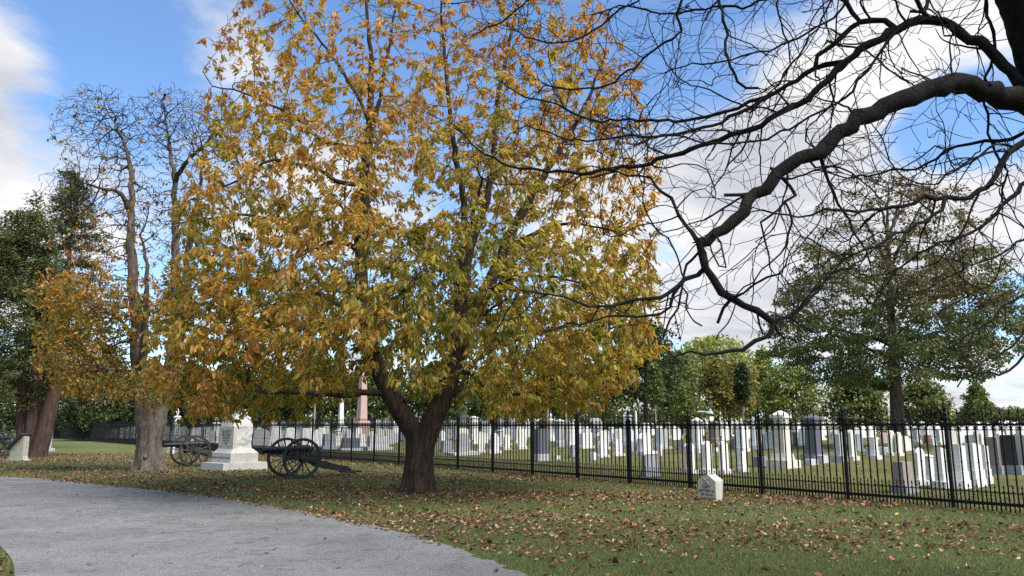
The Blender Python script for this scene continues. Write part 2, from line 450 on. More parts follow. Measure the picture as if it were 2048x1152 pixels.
# ------------------------------------------------------------------ tree building
class Graph:
    """branch skeleton: node positions, parent index, radius"""
    def __init__(s): s.p = []; s.par = []; s.r = []; s.tr = []
    def add(s, p, par, r, traced=False):
        s.p.append(np.asarray(p, float)); s.par.append(par); s.r.append(r); s.tr.append(traced)
        return len(s.p) - 1
    def line(s, pts, r0, r1, par=-1, rng=None, wob=0.0, power=1.0, step=0.35):
        """smooth polyline through pts; returns list of node indices"""
        P = catmull(pts, 6) if len(pts) > 2 else np.linspace(pts[0], pts[-1], 6)
        L = np.concatenate([[0], np.cumsum(np.linalg.norm(np.diff(P, axis=0), axis=1))])
        n = max(3, int(L[-1] / step) + 1)
        t = np.linspace(0, L[-1], n)
        Q = np.stack([np.interp(t, L, P[:, k]) for k in range(3)], 1)
        ids = []
        for i in range(n):
            if i == 0 and par >= 0: ids.append(par); continue
            q = Q[i] + (rng.normal(0, wob, 3) if rng is not None and wob and 0 < i else 0)
            f = (i / (n - 1)) ** power
            ids.append(s.add(q, ids[-1] if ids else par, r0 + (r1 - r0) * f, True))
        return ids
    def arrays(s): return np.array(s.p), np.array(s.par), np.array(s.r)

def near_node(G, p):
    return int(((np.array(G.p) - np.asarray(p)) ** 2).sum(1).argmin())

def graph_mesh(name, pos, par, rad, sel, mat, sides=5):
    """tube mesh of the edges (par[i], i) for i in sel"""
    sel = np.asarray(sel); sel = sel[par[sel] >= 0]
    d = np.zeros_like(pos); ok = par >= 0
    d[ok] = pos[ok] - pos[par[ok]]
    child_d = np.zeros_like(pos); np.add.at(child_d, par[ok], d[ok] / (np.linalg.norm(d[ok], axis=1)[:, None] + 1e-9) * 0.7)
    dd = d / (np.linalg.norm(d, axis=1)[:, None] + 1e-9) + child_d * 0.5
    dd[~ok] = child_d[~ok]
    dd /= np.linalg.norm(dd, axis=1)[:, None] + 1e-9
    ref = np.tile(np.array([0.36, -0.82, 0.44]), (len(pos), 1))
    a = np.cross(dd, ref); a /= np.linalg.norm(a, axis=1)[:, None] + 1e-9
    b = np.cross(dd, a)
    used = np.unique(np.concatenate([sel, par[sel]])); remap = np.full(len(pos), -1); remap[used] = np.arange(len(used))
    ang = np.arange(sides) * 2 * np.pi / sides
    R = pos[used][:, None, :] + (a[used][:, None, :] * np.cos(ang)[None, :, None] + b[used][:, None, :] * np.sin(ang)[None, :, None]) * rad[used][:, None, None]
    # a side branch must not start as thick as its parent: own ring at the parent
    i0 = remap[par[sel]]; i1 = remap[sel]
    thin = rad[sel] < 0.7 * rad[par[sel]]
    V = R.reshape(-1, 3)
    base_ring = i0.copy() * sides
    if thin.any():
        ts = sel[thin]; pp = par[ts]
        ex = pos[pp][:, None, :] + (a[ts][:, None, :] * np.cos(ang)[None, :, None] + b[ts][:, None, :] * np.sin(ang)[None, :, None]) * (rad[ts] * 1.15)[:, None, None]
        base_ring[thin] = len(V) + np.arange(len(ts)) * sides
        V = np.concatenate([V, ex.reshape(-1, 3)])
    k = np.arange(sides); k2 = (k + 1) % sides
    q = np.stack([base_ring[:, None] + k, base_ring[:, None] + k2, i1[:, None] * sides + k2, i1[:, None] * sides + k], 2).reshape(-1, 4)
    return npmesh(name, V, q, mat=mat, smooth=True)

def colonize(G, att, step, infl, kill, iters, rng, bias=(0, 0, 0), wob=0.12, maxnodes=9000, seeds=None):
    pos = list(G.p); P = np.array(pos)
    A = np.array(att); nA = len(A)
    bd = np.full(nA, 1e9); bi = np.full(nA, -1)
    use = np.arange(len(P)) if seeds is None else np.array(seeds)
    def upd(idx):
        for i in range(0, len(idx), 400):
            ch = idx[i:i + 400]
            D = ((A[:, None, :] - np.array([G.p[c] for c in ch])[None]) ** 2).sum(2)
            m = D.argmin(1); dm = D[np.arange(nA), m]
            b = dm < bd; bd[b] = dm[b]; bi[b] = np.array(ch)[m[b]]
    upd(list(use))
    alive = np.ones(nA, bool)
    bias = np.array(bias, float)
    for it in range(iters):
        act = alive & (bd < infl * infl)
        if not act.any():
            act = alive
            if not act.any(): break
            act = alive & (bd <= np.sort(bd[alive])[min(3, alive.sum() - 1)])
        ids = np.unique(bi[act]); new = []
        sums = {}
        for a_i in np.nonzero(act)[0]:
            v = A[a_i] - G.p[bi[a_i]]; v = v / (np.linalg.norm(v) + 1e-9)
            sums[bi[a_i]] = sums.get(bi[a_i], 0) + v
        for nid, v in sums.items():
            v = v / (np.linalg.norm(v) + 1e-9) + bias + rng.normal(0, wob, 3)
            par = G.par[nid]
            if par >= 0 and not G.tr[nid]:
                pd = G.p[nid] - G.p[par]; v = v + 0.5 * pd / (np.linalg.norm(pd) + 1e-9)
            v = v / (np.linalg.norm(v) + 1e-9)
            np_ = G.p[nid] + v * step
            new.append(G.add(np_, int(nid), 0.0))
        upd(new)
        alive &= bd > kill * kill
        if len(G.p) > maxnodes: break

def pipe_radii(G, tip=0.006, expo=2.2, maxr=None):
    """fill in radii of grown nodes from their tips down"""
    n = len(G.p); acc = np.zeros(n)
    has = np.zeros(n, bool)
    for i in range(n):
        if G.par[i] >= 0: has[G.par[i]] = True
    for i in range(n - 1, -1, -1):
        if not has[i]: acc[i] = max(acc[i], tip ** expo)
        if G.par[i] >= 0: acc[G.par[i]] += acc[i]
    for i in range(n):
        if not G.tr[i]:
            r = acc[i] ** (1 / expo)
            p = G.par[i]
            if p >= 0: r = min(r, G.r[p] * 0.85)
            G.r[i] = max(r, tip)
    return ~has

def leaves_mesh(pos, direc, size, ratio, fold, col, rng, roll=0.5):
    """two-quad folded leaves; returns verts, quads, colours"""
    n = len(pos)
    d = direc / (np.linalg.norm(direc, axis=1)[:, None] + 1e-9)
    up = np.tile([0, 0, 1.0], (n, 1)) + rng.normal(0, roll, (n, 3))
    s = np.cross(d, up); s /= np.linalg.norm(s, axis=1)[:, None] + 1e-9
    nn = np.cross(s, d)
    L = size[:, None]; W = (size * ratio)[:, None] * 0.5; F = (size * fold)[:, None]
    curl = (rng.uniform(-0.1, 0.25, n) * size)[:, None]
    b = pos; t = pos + d * L - nn * curl
    l1 = pos + d * L * 0.28 + s * W * 0.9 + nn * F; r1 = pos + d * L * 0.28 - s * W * 0.9 + nn * F
    l2 = pos + d * L * 0.68 + s * W * 0.8 + nn * (F - curl * 0.4); r2 = pos + d * L * 0.68 - s * W * 0.8 + nn * (F - curl * 0.4)
    V = np.stack([b, r1, r2, t, l2, l1], 1).reshape(-1, 3)
    k = np.arange(n)[:, None] * 6
    Q = np.concatenate([k + np.array([[0, 1, 2, 3]]), k + np.array([[0, 3, 4, 5]])], 0)
    return V, Q, np.repeat(col, 6, axis=0)

def card_cloud(cen, spread, n_per, size, rng, squash=(1, 1, 0.8), elong=0.55):
    """small leaf faces scattered round clump centres: positions, normals random"""
    N = len(cen) * n_per
    c = np.repeat(cen, n_per, axis=0)
    off = rng.normal(0, 1, (N, 3)); off /= np.linalg.norm(off, axis=1)[:, None]
    off *= (rng.random(N) ** 0.45)[:, None]
    sp = np.repeat(spread, n_per) if hasattr(spread, '__len__') else spread
    p = c + off * (np.asarray(sp)[:, None] if hasattr(sp, '__len__') else sp) * np.array(squash)
    d = rng.normal(0, 1, (N, 3)) + off * 1.2; d[:, 2] -= 0.2
    return p, d, size * rng.uniform(0.6, 1.4, N)

def vnoise(P, scale, seed):
    """cheap smooth noise from a few sine waves"""
    r = np.random.default_rng(seed); out = 0
    for k in range(5):
        w = r.normal(0, 1, 3) * scale * (0.6 + 0.5 * k); out = out + np.sin(P @ w + r.uniform(0, 6.28)) / (1 + 0.5 * k)
    return out / 2.5

def pal(rng, n, cols, jit=0.15, w=None):
    cols = np.array(cols); k = rng.choice(len(cols), n, p=w)
    return np.clip(cols[k] * rng.uniform(1 - jit, 1 + jit, (n, 1)) * rng.uniform(1 - jit * 0.4, 1 + jit * 0.4, (n, 3)), 0.003, 0.9)

def chain_parts(G, mat, parent, limb_ids, name='limb', sides=9):
    pos, par, rad = G.arrays()
    for ids in limb_ids:
        sel = [i for i in ids[1:]]
        if len(sel) < 2: continue
        link(name, graph_mesh(name, pos, par, rad, sel, mat, sides), parent)

def trunk_mesh(name, pts, rads, mat, sides=28, flare=None, rng=None, rough=0.05, ns=14):
    """trunk with buttress flare at the foot and uneven bark relief"""
    P = catmull(pts, ns); R = np.interp(np.linspace(0, 1, len(P)), np.linspace(0, 1, len(rads)), rads)
    ang = np.arange(sides) * 2 * np.pi / sides
    V = []
    for i, (p, r) in enumerate(zip(P, R)):
        f = 0.0
        if flare: f = flare * math.exp(-(p[2] - P[0][2]) / 0.35)
        rr = r * (1 + f * (0.55 + 0.45 * np.sin(ang * 5 + 1.3) + 0.25 * np.sin(ang * 3 + 0.4)) + rough * np.sin(ang * 7 + p[2] * 1.7) * 0.5 + rough * np.sin(ang * 11 - p[2] * 0.9) * 0.35)
        rr = rr * (1 + (rng.normal(0, 0.010, sides) if rng is not None else 0))
        if sides >= 28:
            wv = 0.6 * math.sin(p[2] * 3.1) + 0.35 * math.sin(p[2] * 7.3 + 1.0)
            rr = rr * (1 + 0.022 * np.sign(np.sin(ang * 15 + wv)) * np.abs(np.sin(ang * 15 + wv)) ** 0.5 + 0.012 * np.sin(ang * 23 - wv * 1.7 + p[2] * 5))
        t = P[min(i + 1, len(P) - 1)] - P[max(i - 1, 0)]; t /= np.linalg.norm(t)
        a = np.cross([0.0, 1.0, 0.0], t); a /= np.linalg.norm(a); b = np.cross(t, a)
        V.append(p + a * (np.cos(ang) * rr)[:, None] + b * (np.sin(ang) * rr)[:, None])
    V = np.concatenate(V); k = np.arange(sides); q = []
    for i in range(len(P) - 1):
        q.append(np.stack([i * sides + k, i * sides + (k + 1) % sides, (i + 1) * sides + (k + 1) % sides, (i + 1) * sides + k], 1))
    return npmesh(name, V, np.concatenate(q), mat=mat, smooth=True)

def scatter_leaf_objects(parent, P, D, S, ratio, fold, col, mat, rng, count, name='leaf'):
    """the leaves that show largest become objects of their own, sharing four meshes by colour"""
    order = np.argsort(((P - np.array([0, 0, EYE])) ** 2).sum(1))
    # spread over the front of the crown rather than one corner
    front = order[:min(len(order), count * 8)]
    pick = rng.choice(front, count, replace=False)
    ks = np.arange(6)
    meds = np.array([np.median(col[pick][c::6], axis=0) for c in range(6)])
    base = []
    for c in range(6):
        src = pick[c::6]
        V, Q, CC = leaves_mesh(np.zeros((1, 3)), np.array([[0, 0, -1.0]]), np.array([1.0]), ratio, fold, col[src[:1]], np.random.default_rng(c), 0.0)
        base.append(npmesh(name, V, Q, mat=mat, col=CC))
    for j, i in enumerate(pick):
        c = j % 6
        d = Vector(D[i]).normalized()
        qv = Vector((0, 0, -1)).rotation_difference(d) @ Matrix.Rotation(rng.uniform(0, 6.28), 3, 'Z').to_quaternion()
        o = bpy.data.objects.new(name, base[c]); C.objects.link(o); o.parent = parent
        o.matrix_local = Matrix.Translation(Vector(P[i])) @ qv.to_matrix().to_4x4() @ Matrix.Scale(float(S[i]), 4)
    keep = np.ones(len(P), bool); keep[pick] = False
    return keep

# ---------- the broad autumn tree in the middle of the lawn
def main_tree():
    rng = np.random.default_rng(11)
    Y0 = 24.84
    t = thing('autumn_tree', 'broad autumn tree with yellow and orange leaves and forked dark trunk in mid lawn', 'tree')
    G = Graph()
    def P(u, v, dy=0.0): return at(u, v, Y0 + dy)
    def poly(*q): return [P(*x) for x in q]
    m = Y0 / FPX
    trunk_pts = [P(832, 990), P(836, 950), P(838, 915), P(841, 885), P(843, 858)]
    trunk_pts[0][2] = -0.06
    link('trunk', trunk_mesh('trunk', trunk_pts, [0.50, 0.455, 0.42, 0.47, 0.50], BARK_MAIN, 90, 0.42, rng, 0.05, 22), t)
    limbs = []
    root = G.add(P(841, 888), -1, 0.46, True)
    left = G.line(poly((838, 888), (818, 850), (790, 808), (762, 752), (742, 690), (728, 620), (722, 540, .2), (718, 450, .3), (728, 350, .3), (738, 250, .4), (742, 150, .5), (735, 40, .6), (728, -60, .7)), 0.34, 0.035, root, rng, 0.02, 0.8)
    right = G.line(poly((846, 888), (862, 845), (886, 800), (902, 750), (922, 690), (948, 630, .1), (978, 570, .2), (1003, 510, .2), (1030, 450, .3), (1060, 395, .4), (1092, 345, .5), (1130, 280, .7), (1175, 200, .9), (1210, 110, 1.0)), 0.38, 0.03, root, rng, 0.02, 0.75)
    mid = G.line(poly((905, 745), (912, 680, .3), (928, 590, .7), (940, 500, 1.0), (968, 420, 1.1), (985, 340, 1.2), (990, 250, 1.3), (1005, 150, 1.3), (1030, 20, 1.4), (1035, -60, 1.4)), 0.23, 0.03, near_node(G, P(905, 745)), rng, 0.02, 0.8)
    mid2 = G.line(poly((918, 640, .5), (915, 560, .1), (930, 470, -.4), (925, 380, -.6), (908, 290, -.8), (895, 180, -.9), (885, 60, -1.0), (880, -50, -1.0)), 0.17, 0.025, near_node(G, P(918, 640, .5)), rng, 0.02, 0.8)
    l2 = G.line(poly((722, 540, .2), (735, 450, .8), (730, 350, 1.2), (748, 250, 1.6), (770, 140, 1.9), (790, 20, 2.2), (800, -50, 2.2)), 0.15, 0.025, near_node(G, P(722, 540, .2)), rng, 0.02)
    low_l = G.line(poly((785, 800), (768, 786, -.1), (735, 785, -.4), (690, 793, -.8), (640, 790, -1.2), (590, 784, -1.6), (540, 786, -1.9), (480, 770, -2.2), (420, 760, -2.4)), 0.115, 0.02, near_node(G, P(785, 800)), rng, 0.015)
    low_r = G.line(poly((902, 750), (928, 742, -.2), (950, 752, -.5), (985, 785, -.9), (1030, 789, -1.3), (1080, 782, -1.7), (1140, 770, -2.0)), 0.10, 0.018, near_node(G, P(902, 750)), rng, 0.015)
    low_r2 = G.line(poly((888, 800), (925, 770, .4), (940, 735, .8), (985, 700, 1.2), (1060, 670, 1.6), (1150, 650, 2.0), (1240, 640, 2.2)), 0.11, 0.018, near_node(G, P(888, 800)), rng, 0.02)
    side_l1 = G.line(poly((730, 630), (690, 615, -.4), (640, 590, -.8), (600, 585, -1.2), (550, 610, -1.7), (480, 640, -2.0), (420, 660, -2.2)), 0.10, 0.018, near_node(G, P(730, 630)), rng, 0.02)
    side_l2 = G.line(poly((720, 500, .25), (675, 480, .6), (630, 495, .9), (590, 470, 1.2), (545, 440, 1.5), (480, 430, 1.8), (400, 440, 2.0), (330, 450, 2.1)), 0.10, 0.018, near_node(G, P(720, 500, .25)), rng, 0.02)
    side_l3 = G.line(poly((728, 370, .3), (680, 365, -.2), (640, 340, -.7), (590, 330, -1.2), (540, 320, -1.8), (460, 370, -2.3), (380, 400, -2.6)), 0.09, 0.018, near_node(G, P(728, 370, .3)), rng, 0.02)
    side_l4 = G.line(poly((735, 300, .35), (680, 290, .1), (640, 280, -.1), (600, 240, -.3), (540, 210, -.5), (470, 180, -.7), (425, 174, -.8), (405, 140, -.8)), 0.08, 0.014, near_node(G, P(735, 300, .35)), rng, 0.02)
    side_l5 = G.line(poly((740, 240, .4), (690, 150, .3), (640, 80, .2), (590, 20, .2), (560, -40, .2)), 0.07, 0.016, near_node(G, P(740, 240, .4)), rng, 0.02)
    side_r1 = G.line(poly((1010, 500, .2), (1060, 470, -.4), (1110, 450, -.9), (1180, 450, -1.4), (1260, 470, -1.8)), 0.09, 0.016, near_node(G, P(1010, 500, .2)), rng, 0.02)
    side_r2 = G.line(poly((960, 600, .15), (1010, 560, -.6), (1070, 550, -1.2), (1140, 560, -1.8), (1220, 580, -2.2)), 0.09, 0.016, near_node(G, P(960, 600, .15)), rng, 0.02)
    front1 = G.line(poly((735, 660), (760, 620, -1.2), (800, 590, -2.6), (830, 560, -4.0), (860, 540, -5.2)), 0.09, 0.016, near_node(G, P(735, 660)), rng, 0.03)
    front2 = G.line(poly((930, 660), (960, 640, -1.2), (980, 620, -2.8), (1010, 600, -4.4)), 0.09, 0.016, near_node(G, P(930, 660)), rng, 0.03)
    front3 = G.line(poly((720, 480, .3), (700, 440, -1.4), (690, 420, -3.0), (680, 400, -4.6)), 0.08, 0.016, near_node(G, P(720, 480, .3)), rng, 0.03)
    front4 = G.line(poly((935, 480, -.4), (950, 420, -1.8), (960, 370, -3.2), (955, 330, -4.6)), 0.08, 0.016, near_node(G, P(935, 480, -.4)), rng, 0.03)
    back1 = G.line(poly((725, 600), (690, 560, 1.6), (660, 530, 3.2), (640, 500, 4.6)), 0.09, 0.016, near_node(G, P(725, 600)), rng, 0.03)
    back2 = G.line(poly((985, 560, .2), (1030, 520, 1.8), (1080, 490, 3.4), (1120, 470, 4.8)), 0.09, 0.016, near_node(G, P(985, 560, .2)), rng, 0.03)
    limbs = [left, right, mid, mid2, l2, low_l, low_r, low_r2, side_l1, side_l2, side_l3, side_l4, side_l5, side_r1, side_r2, front1, front2, front3, front4, back1, back2]
    # crown envelope read from the photograph: left and right edges by height
    vs = np.array([-120, 0, 100, 200, 300, 400, 500, 600, 700, 780, 835])
    le = np.array([540, 490, 445, 450, 450, 400, 380, 375, 335, 340, 390])
    re = np.array([1160, 1210, 1260, 1285, 1300, 1305, 1310, 1310, 1295, 1250, 1110])
    att = []
    while len(att) < 8600:
        v = rng.uniform(-120, 835) if rng.random() < 0.62 else rng.uniform(540, 835); u = rng.uniform(290, 1320) if rng.random() < 0.92 else rng.uniform(300, 620)
        l, r = np.interp(v, vs, le), np.interp(v, vs, re)
        rag = 38 * math.sin(v * 0.045 + 1.0) * math.sin(v * 0.013) + 22 * math.sin(v * 0.11)
        if not l + rag < u < r + rag * 0.8: continue
        c, w = (l + r) / 2, (r - l) / 2
        dmax = 7.2 * math.sqrt(max(0.05, 1 - ((u - c) / w) ** 2)) * np.interp(v, [-120, 100, 400, 700, 812], [0.45, 0.65, 1, 1, 0.8])
        dy = rng.uniform(-1, 1) * dmax
        if rng.random() > 0.35 + 0.65 * (abs(dy) / dmax): continue
        # keep the window under the crown near the trunk open
        if v > 700 and 740 < u < 960 and rng.random() < 0.75: continue
        if v > 795 and 545 < u < 985: continue
        if v > 735 and 570 < u < 790 and rng.random() < 0.75: continue
        if v > 800 and u > 1180: continue
        if v < 130 and rng.random() < 0.35: continue
        p = at(u, v, Y0)
        k = (Y0 + dy * 0.9) / Y0
        q = np.array([p[0], Y0 + dy, p[2]])
        if q[2] < 2.25: continue
        att.append(q)
    nb = len(G.p)
    colonize(G, att, 0.26, 2.6, 0.29, 70, rng, (0, 0, 0.02), 0.16, 26000)
    tips = pipe_radii(G, 0.007, 2.25)
    pos, par, rad = G.arrays()
    chain_parts(G, BARK_MAIN, t, limbs, 'limb', 10)
    grown = np.array([i for i in range(nb, len(pos))])
    # extra small twigs
    link('branches', graph_mesh('branches', pos, par, rad, grown, BARK_MAIN, 5), t, kind='stuff')
    # leaves hang in sprays from the fine twigs
    thin = grown[(rad[grown] < 0.019)]
    dens = np.interp(pos[thin][:, 2], [2.5, 6, 9, 11, 13, 16], [1, 1, 0.93, 0.78, 0.63, 0.48])
    cl = vnoise(pos[thin], 1.5, 77) + 0.6 * vnoise(pos[thin], 3.2, 78)
    thin = thin[rng.random(len(thin)) < dens * np.clip(0.81 + 0.62 * cl, 0.07, 1)]
    LP, LD, LS, LC = [], [], [], []
    for i in thin:
        if rng.random() < 0.12 and not tips[i]: continue
        d0 = pos[i] - pos[par[i]]; d0 /= np.linalg.norm(d0) + 1e-9
        k = rng.integers(13, 23) if tips[i] else rng.integers(9, 18)
        c0 = pos[i] + rng.normal(0, 0.06, 3)
        for _ in range(k):
            a = rng.normal(0, 1, 3); a -= d0 * a.dot(d0); a /= np.linalg.norm(a) + 1e-9
            d = d0 * 0.55 + a * 0.7 + np.array([0, 0, -0.85]) + rng.normal(0, 0.15, 3)
            LP.append(c0 + rng.normal(0, 0.05, 3) + d0 * rng.uniform(-0.14, 0.14)); LD.append(d); LS.append(rng.uniform(0.11, 0.235))
    LP, LD, LS = np.array(LP), np.array(LD), np.array(LS)
    N = len(LP)
    # colour drifts from green inside and low to gold and orange at the edges and top
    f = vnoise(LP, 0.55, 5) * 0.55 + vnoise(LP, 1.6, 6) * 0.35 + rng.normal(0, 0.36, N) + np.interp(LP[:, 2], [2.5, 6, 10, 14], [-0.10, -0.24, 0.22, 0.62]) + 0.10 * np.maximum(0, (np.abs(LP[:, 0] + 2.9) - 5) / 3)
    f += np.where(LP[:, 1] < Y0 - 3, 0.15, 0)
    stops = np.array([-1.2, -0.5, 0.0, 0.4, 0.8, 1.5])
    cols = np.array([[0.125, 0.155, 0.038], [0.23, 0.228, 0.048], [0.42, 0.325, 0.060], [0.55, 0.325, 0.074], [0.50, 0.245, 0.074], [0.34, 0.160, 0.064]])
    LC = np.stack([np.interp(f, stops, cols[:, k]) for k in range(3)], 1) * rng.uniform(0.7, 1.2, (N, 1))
    crown_parent = link('crown', None, t) if False else None
    order = np.argsort(LP[:, 1])
    rr = np.random.default_rng(5)
    V, Q, CC = None, None, None
    me_dummy = bpy.data.meshes.new('crown')
    crown = link('crown', me_dummy, t, kind='stuff')
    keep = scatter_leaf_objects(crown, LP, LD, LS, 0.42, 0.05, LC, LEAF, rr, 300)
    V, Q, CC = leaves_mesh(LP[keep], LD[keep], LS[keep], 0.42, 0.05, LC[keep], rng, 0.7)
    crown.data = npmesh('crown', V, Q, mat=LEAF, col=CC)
    print('main tree nodes', len(pos), 'leaves', N)
main_tree()

# ---------- pale-barked tree behind it on the left: bare top, orange lower crown
def orange_tree():
    rng = np.random.default_rng(23)
    Y0 = 36.9
    t = thing('bare_topped_tree', 'grey trunked tree with bare twiggy top and orange lower leaves beside the cannon', 'tree')
    def poly(*q): return [at(x[0], x[1], Y0 + (x[2] if len(x) > 2 else 0)) for x in q]
    G = Graph()
    tp = poly((296, 944), (297, 915), (299, 880), (302, 850), (304, 818)); tp[0][2] = -0.05
    link('trunk', trunk_mesh('trunk', tp, [0.62, 0.57, 0.53, 0.52, 0.30], BARK_GREY, 90, 0.40, rng, 0.06, 20), t)
    knot = bmesh.new(); bmesh.ops.create_icosphere(knot, subdivisions=2, radius=0.11)
    kp = at(291, 914, Y0 - 0.56)
    link('knot', bm_mesh('knot', knot, BARK_GREY, True), t, loc=kp)
    root = G.add(at(300, 885, Y0), -1, 0.45, True)
    L = []
    L.append(G.line(poly((296, 885), (289, 835), (281, 780), (276, 720), (274, 650), (268, 590), (264, 520), (262, 450), (264, 390), (262, 340), (252, 300), (238, 265), (220, 230), (205, 200)), 0.43, 0.022, root, rng, .03, 1.0))
    L.append(G.line(poly((304, 885), (316, 835, .1), (331, 780, .3), (344, 720, .5), (350, 640, .6), (352, 560, .6), (350, 480, .5), (350, 410, .4), (348, 350, .4), (338, 290, .4), (330, 240, .4), (322, 200, .4)), 0.43, 0.022, root, rng, .03, 1.0))
    L.append(G.line(poly((344, 720, .5), (362, 660, 1.2), (370, 590, 1.4), (376, 510, 1.4), (388, 440, 1.4), (400, 360, 1.4), (405, 300, 1.4), (390, 250, 1.4)), 0.26, 0.02, near_node(G, at(344, 720, Y0 + .5)), rng, .03))
    L.append(G.line(poly((278, 750), (290, 690, -.8), (290, 600, -1.0), (296, 540, -1.0), (280, 470, -1.2)), 0.22, 0.05, near_node(G, at(278, 750, Y0)), rng, .03))
    L.append(G.line(poly((264, 430), (240, 385, -.6), (205, 378, -1.2), (165, 365, -1.6)), 0.16, 0.03, near_node(G, at(264, 430, Y0)), rng, .03))
    L.append(G.line(poly((350, 360, .4), (375, 320, -.6), (410, 290, -1.0), (440, 240, -1.2)), 0.14, 0.03, near_node(G, at(350, 360, Y0 + .4)), rng, .03))
    L.append(G.line(poly((274, 690), (240, 640, -1.2), (205, 620, -2.4), (165, 600, -3.4)), 0.13, 0.025, near_node(G, at(274, 690, Y0)), rng, .04))
    L.append(G.line(poly((276, 760), (240, 740, -1.5), (205, 735, -2.8), (160, 720, -4.0)), 0.12, 0.025, near_node(G, at(276, 760, Y0)), rng, .04))
    L.append(G.line(poly((350, 600, .6), (380, 560, -.6), (420, 540, -1.6)), 0.12, 0.025, near_node(G, at(350, 600, Y0 + .6)), rng, .04))
    nb = len(G.p)
    att = []
    blobs = [(215, 262, 105, 85, 1700), (350, 255, 85, 82, 1700), (430, 265, 80, 85, 1000), (220, 390, 135, 75, 1200), (190, 480, 90, 70, 380), (330, 450, 90, 90, 520), (400, 420, 80, 90, 380), (320, 610, 60, 90, 300)]
    for (u, v, a, b, n) in blobs:
        for _ in range(n):
            q = rng.normal(0, 1, 3); q /= np.linalg.norm(q); q *= rng.random() ** 0.4
            p = at(u + q[0] * a, v + q[1] * b, Y0); att.append(np.array([p[0], Y0 + q[2] * (a + b) / 2 * Y0 / FPX * 1.1, p[2]]))
    low = []
    for (u, v, a, b, n) in [(215, 640, 95, 95, 800), (190, 720, 75, 75, 620), (250, 770, 85, 38, 380), (330, 780, 70, 40, 150), (165, 600, 45, 45, 200)]:
        for _ in range(n):
            q = rng.normal(0, 1, 3); q /= np.linalg.norm(q); q *= rng.random() ** 0.4
            p = at(u + q[0] * a, v + q[1] * b, Y0); r = np.array([p[0], Y0 + q[2] * 2.6 - 1.3, p[2]]); low.append(r)
    low = [q for q in low if q[2] > 3.2]
    colonize(G, att + low, 0.24, 2.4, 0.225, 75, rng, (0, 0, 0.05), 0.26, 20000)
    tips = pipe_radii(G, 0.0115, 2.25)
    pos, par, rad = G.arrays()
    chain_parts(G, BARK_GREY, t, L[:2], 'limb', 12)
    chain_parts(G, BARK_LIMB, t, L[2:], 'limb', 9)
    grown = np.arange(nb, len(pos))
    zlow = at(250, 520, Y0)[2]
    link('branches', graph_mesh('branches', pos, par, rad, grown, BARK_MAIN, 4), t, kind='stuff')
    LP, LD, LS = [], [], []
    xr = at(345, 700, Y0)[0]
    for i in grown:
        if rad[i] > 0.03: continue
        z, x = pos[i][2], pos[i][0]
        pr = np.interp(z, [3, zlow - 1.2, zlow + 0.4, zlow + 4, 20], [0.85, 0.8, 0.10, 0.03, 0.015]) * (1.0 if x < xr else 0.25)
        if rng.random() > pr: continue
        for _ in range(rng.integers(3, 7)):
            LP.append(pos[i] + rng.normal(0, 0.10, 3)); LD.append(rng.normal(0, 0.8, 3) + np.array([0, 0, -0.8])); LS.append(rng.uniform(0.13, 0.24))
    LP, LD, LS = np.array(LP), np.array(LD), np.array(LS); N = len(LP)
    f = vnoise(LP, 0.7, 9) * 0.7 + rng.normal(0, 0.5, N)
    stops = np.array([-1.3, -0.6, 0.0, 0.6, 1.4])
    cols = np.array([[0.11, 0.14, 0.03], [0.21, 0.20, 0.04], [0.44, 0.26, 0.06], [0.58, 0.25, 0.075], [0.55, 0.17, 0.065]])
    LC = np.stack([np.interp(f, stops, cols[:, k]) for k in range(3)], 1) * rng.uniform(0.7, 1.2, (N, 1))
    V, Q, CC = leaves_mesh(LP, LD, LS, 0.55, 0.06, LC, rng, 0.7)
    link('crown', npmesh('crown', V, Q, mat=LEAF, col=CC), t, kind='stuff')
    print('orange tree nodes', len(pos), 'leaves', N)
orange_tree()

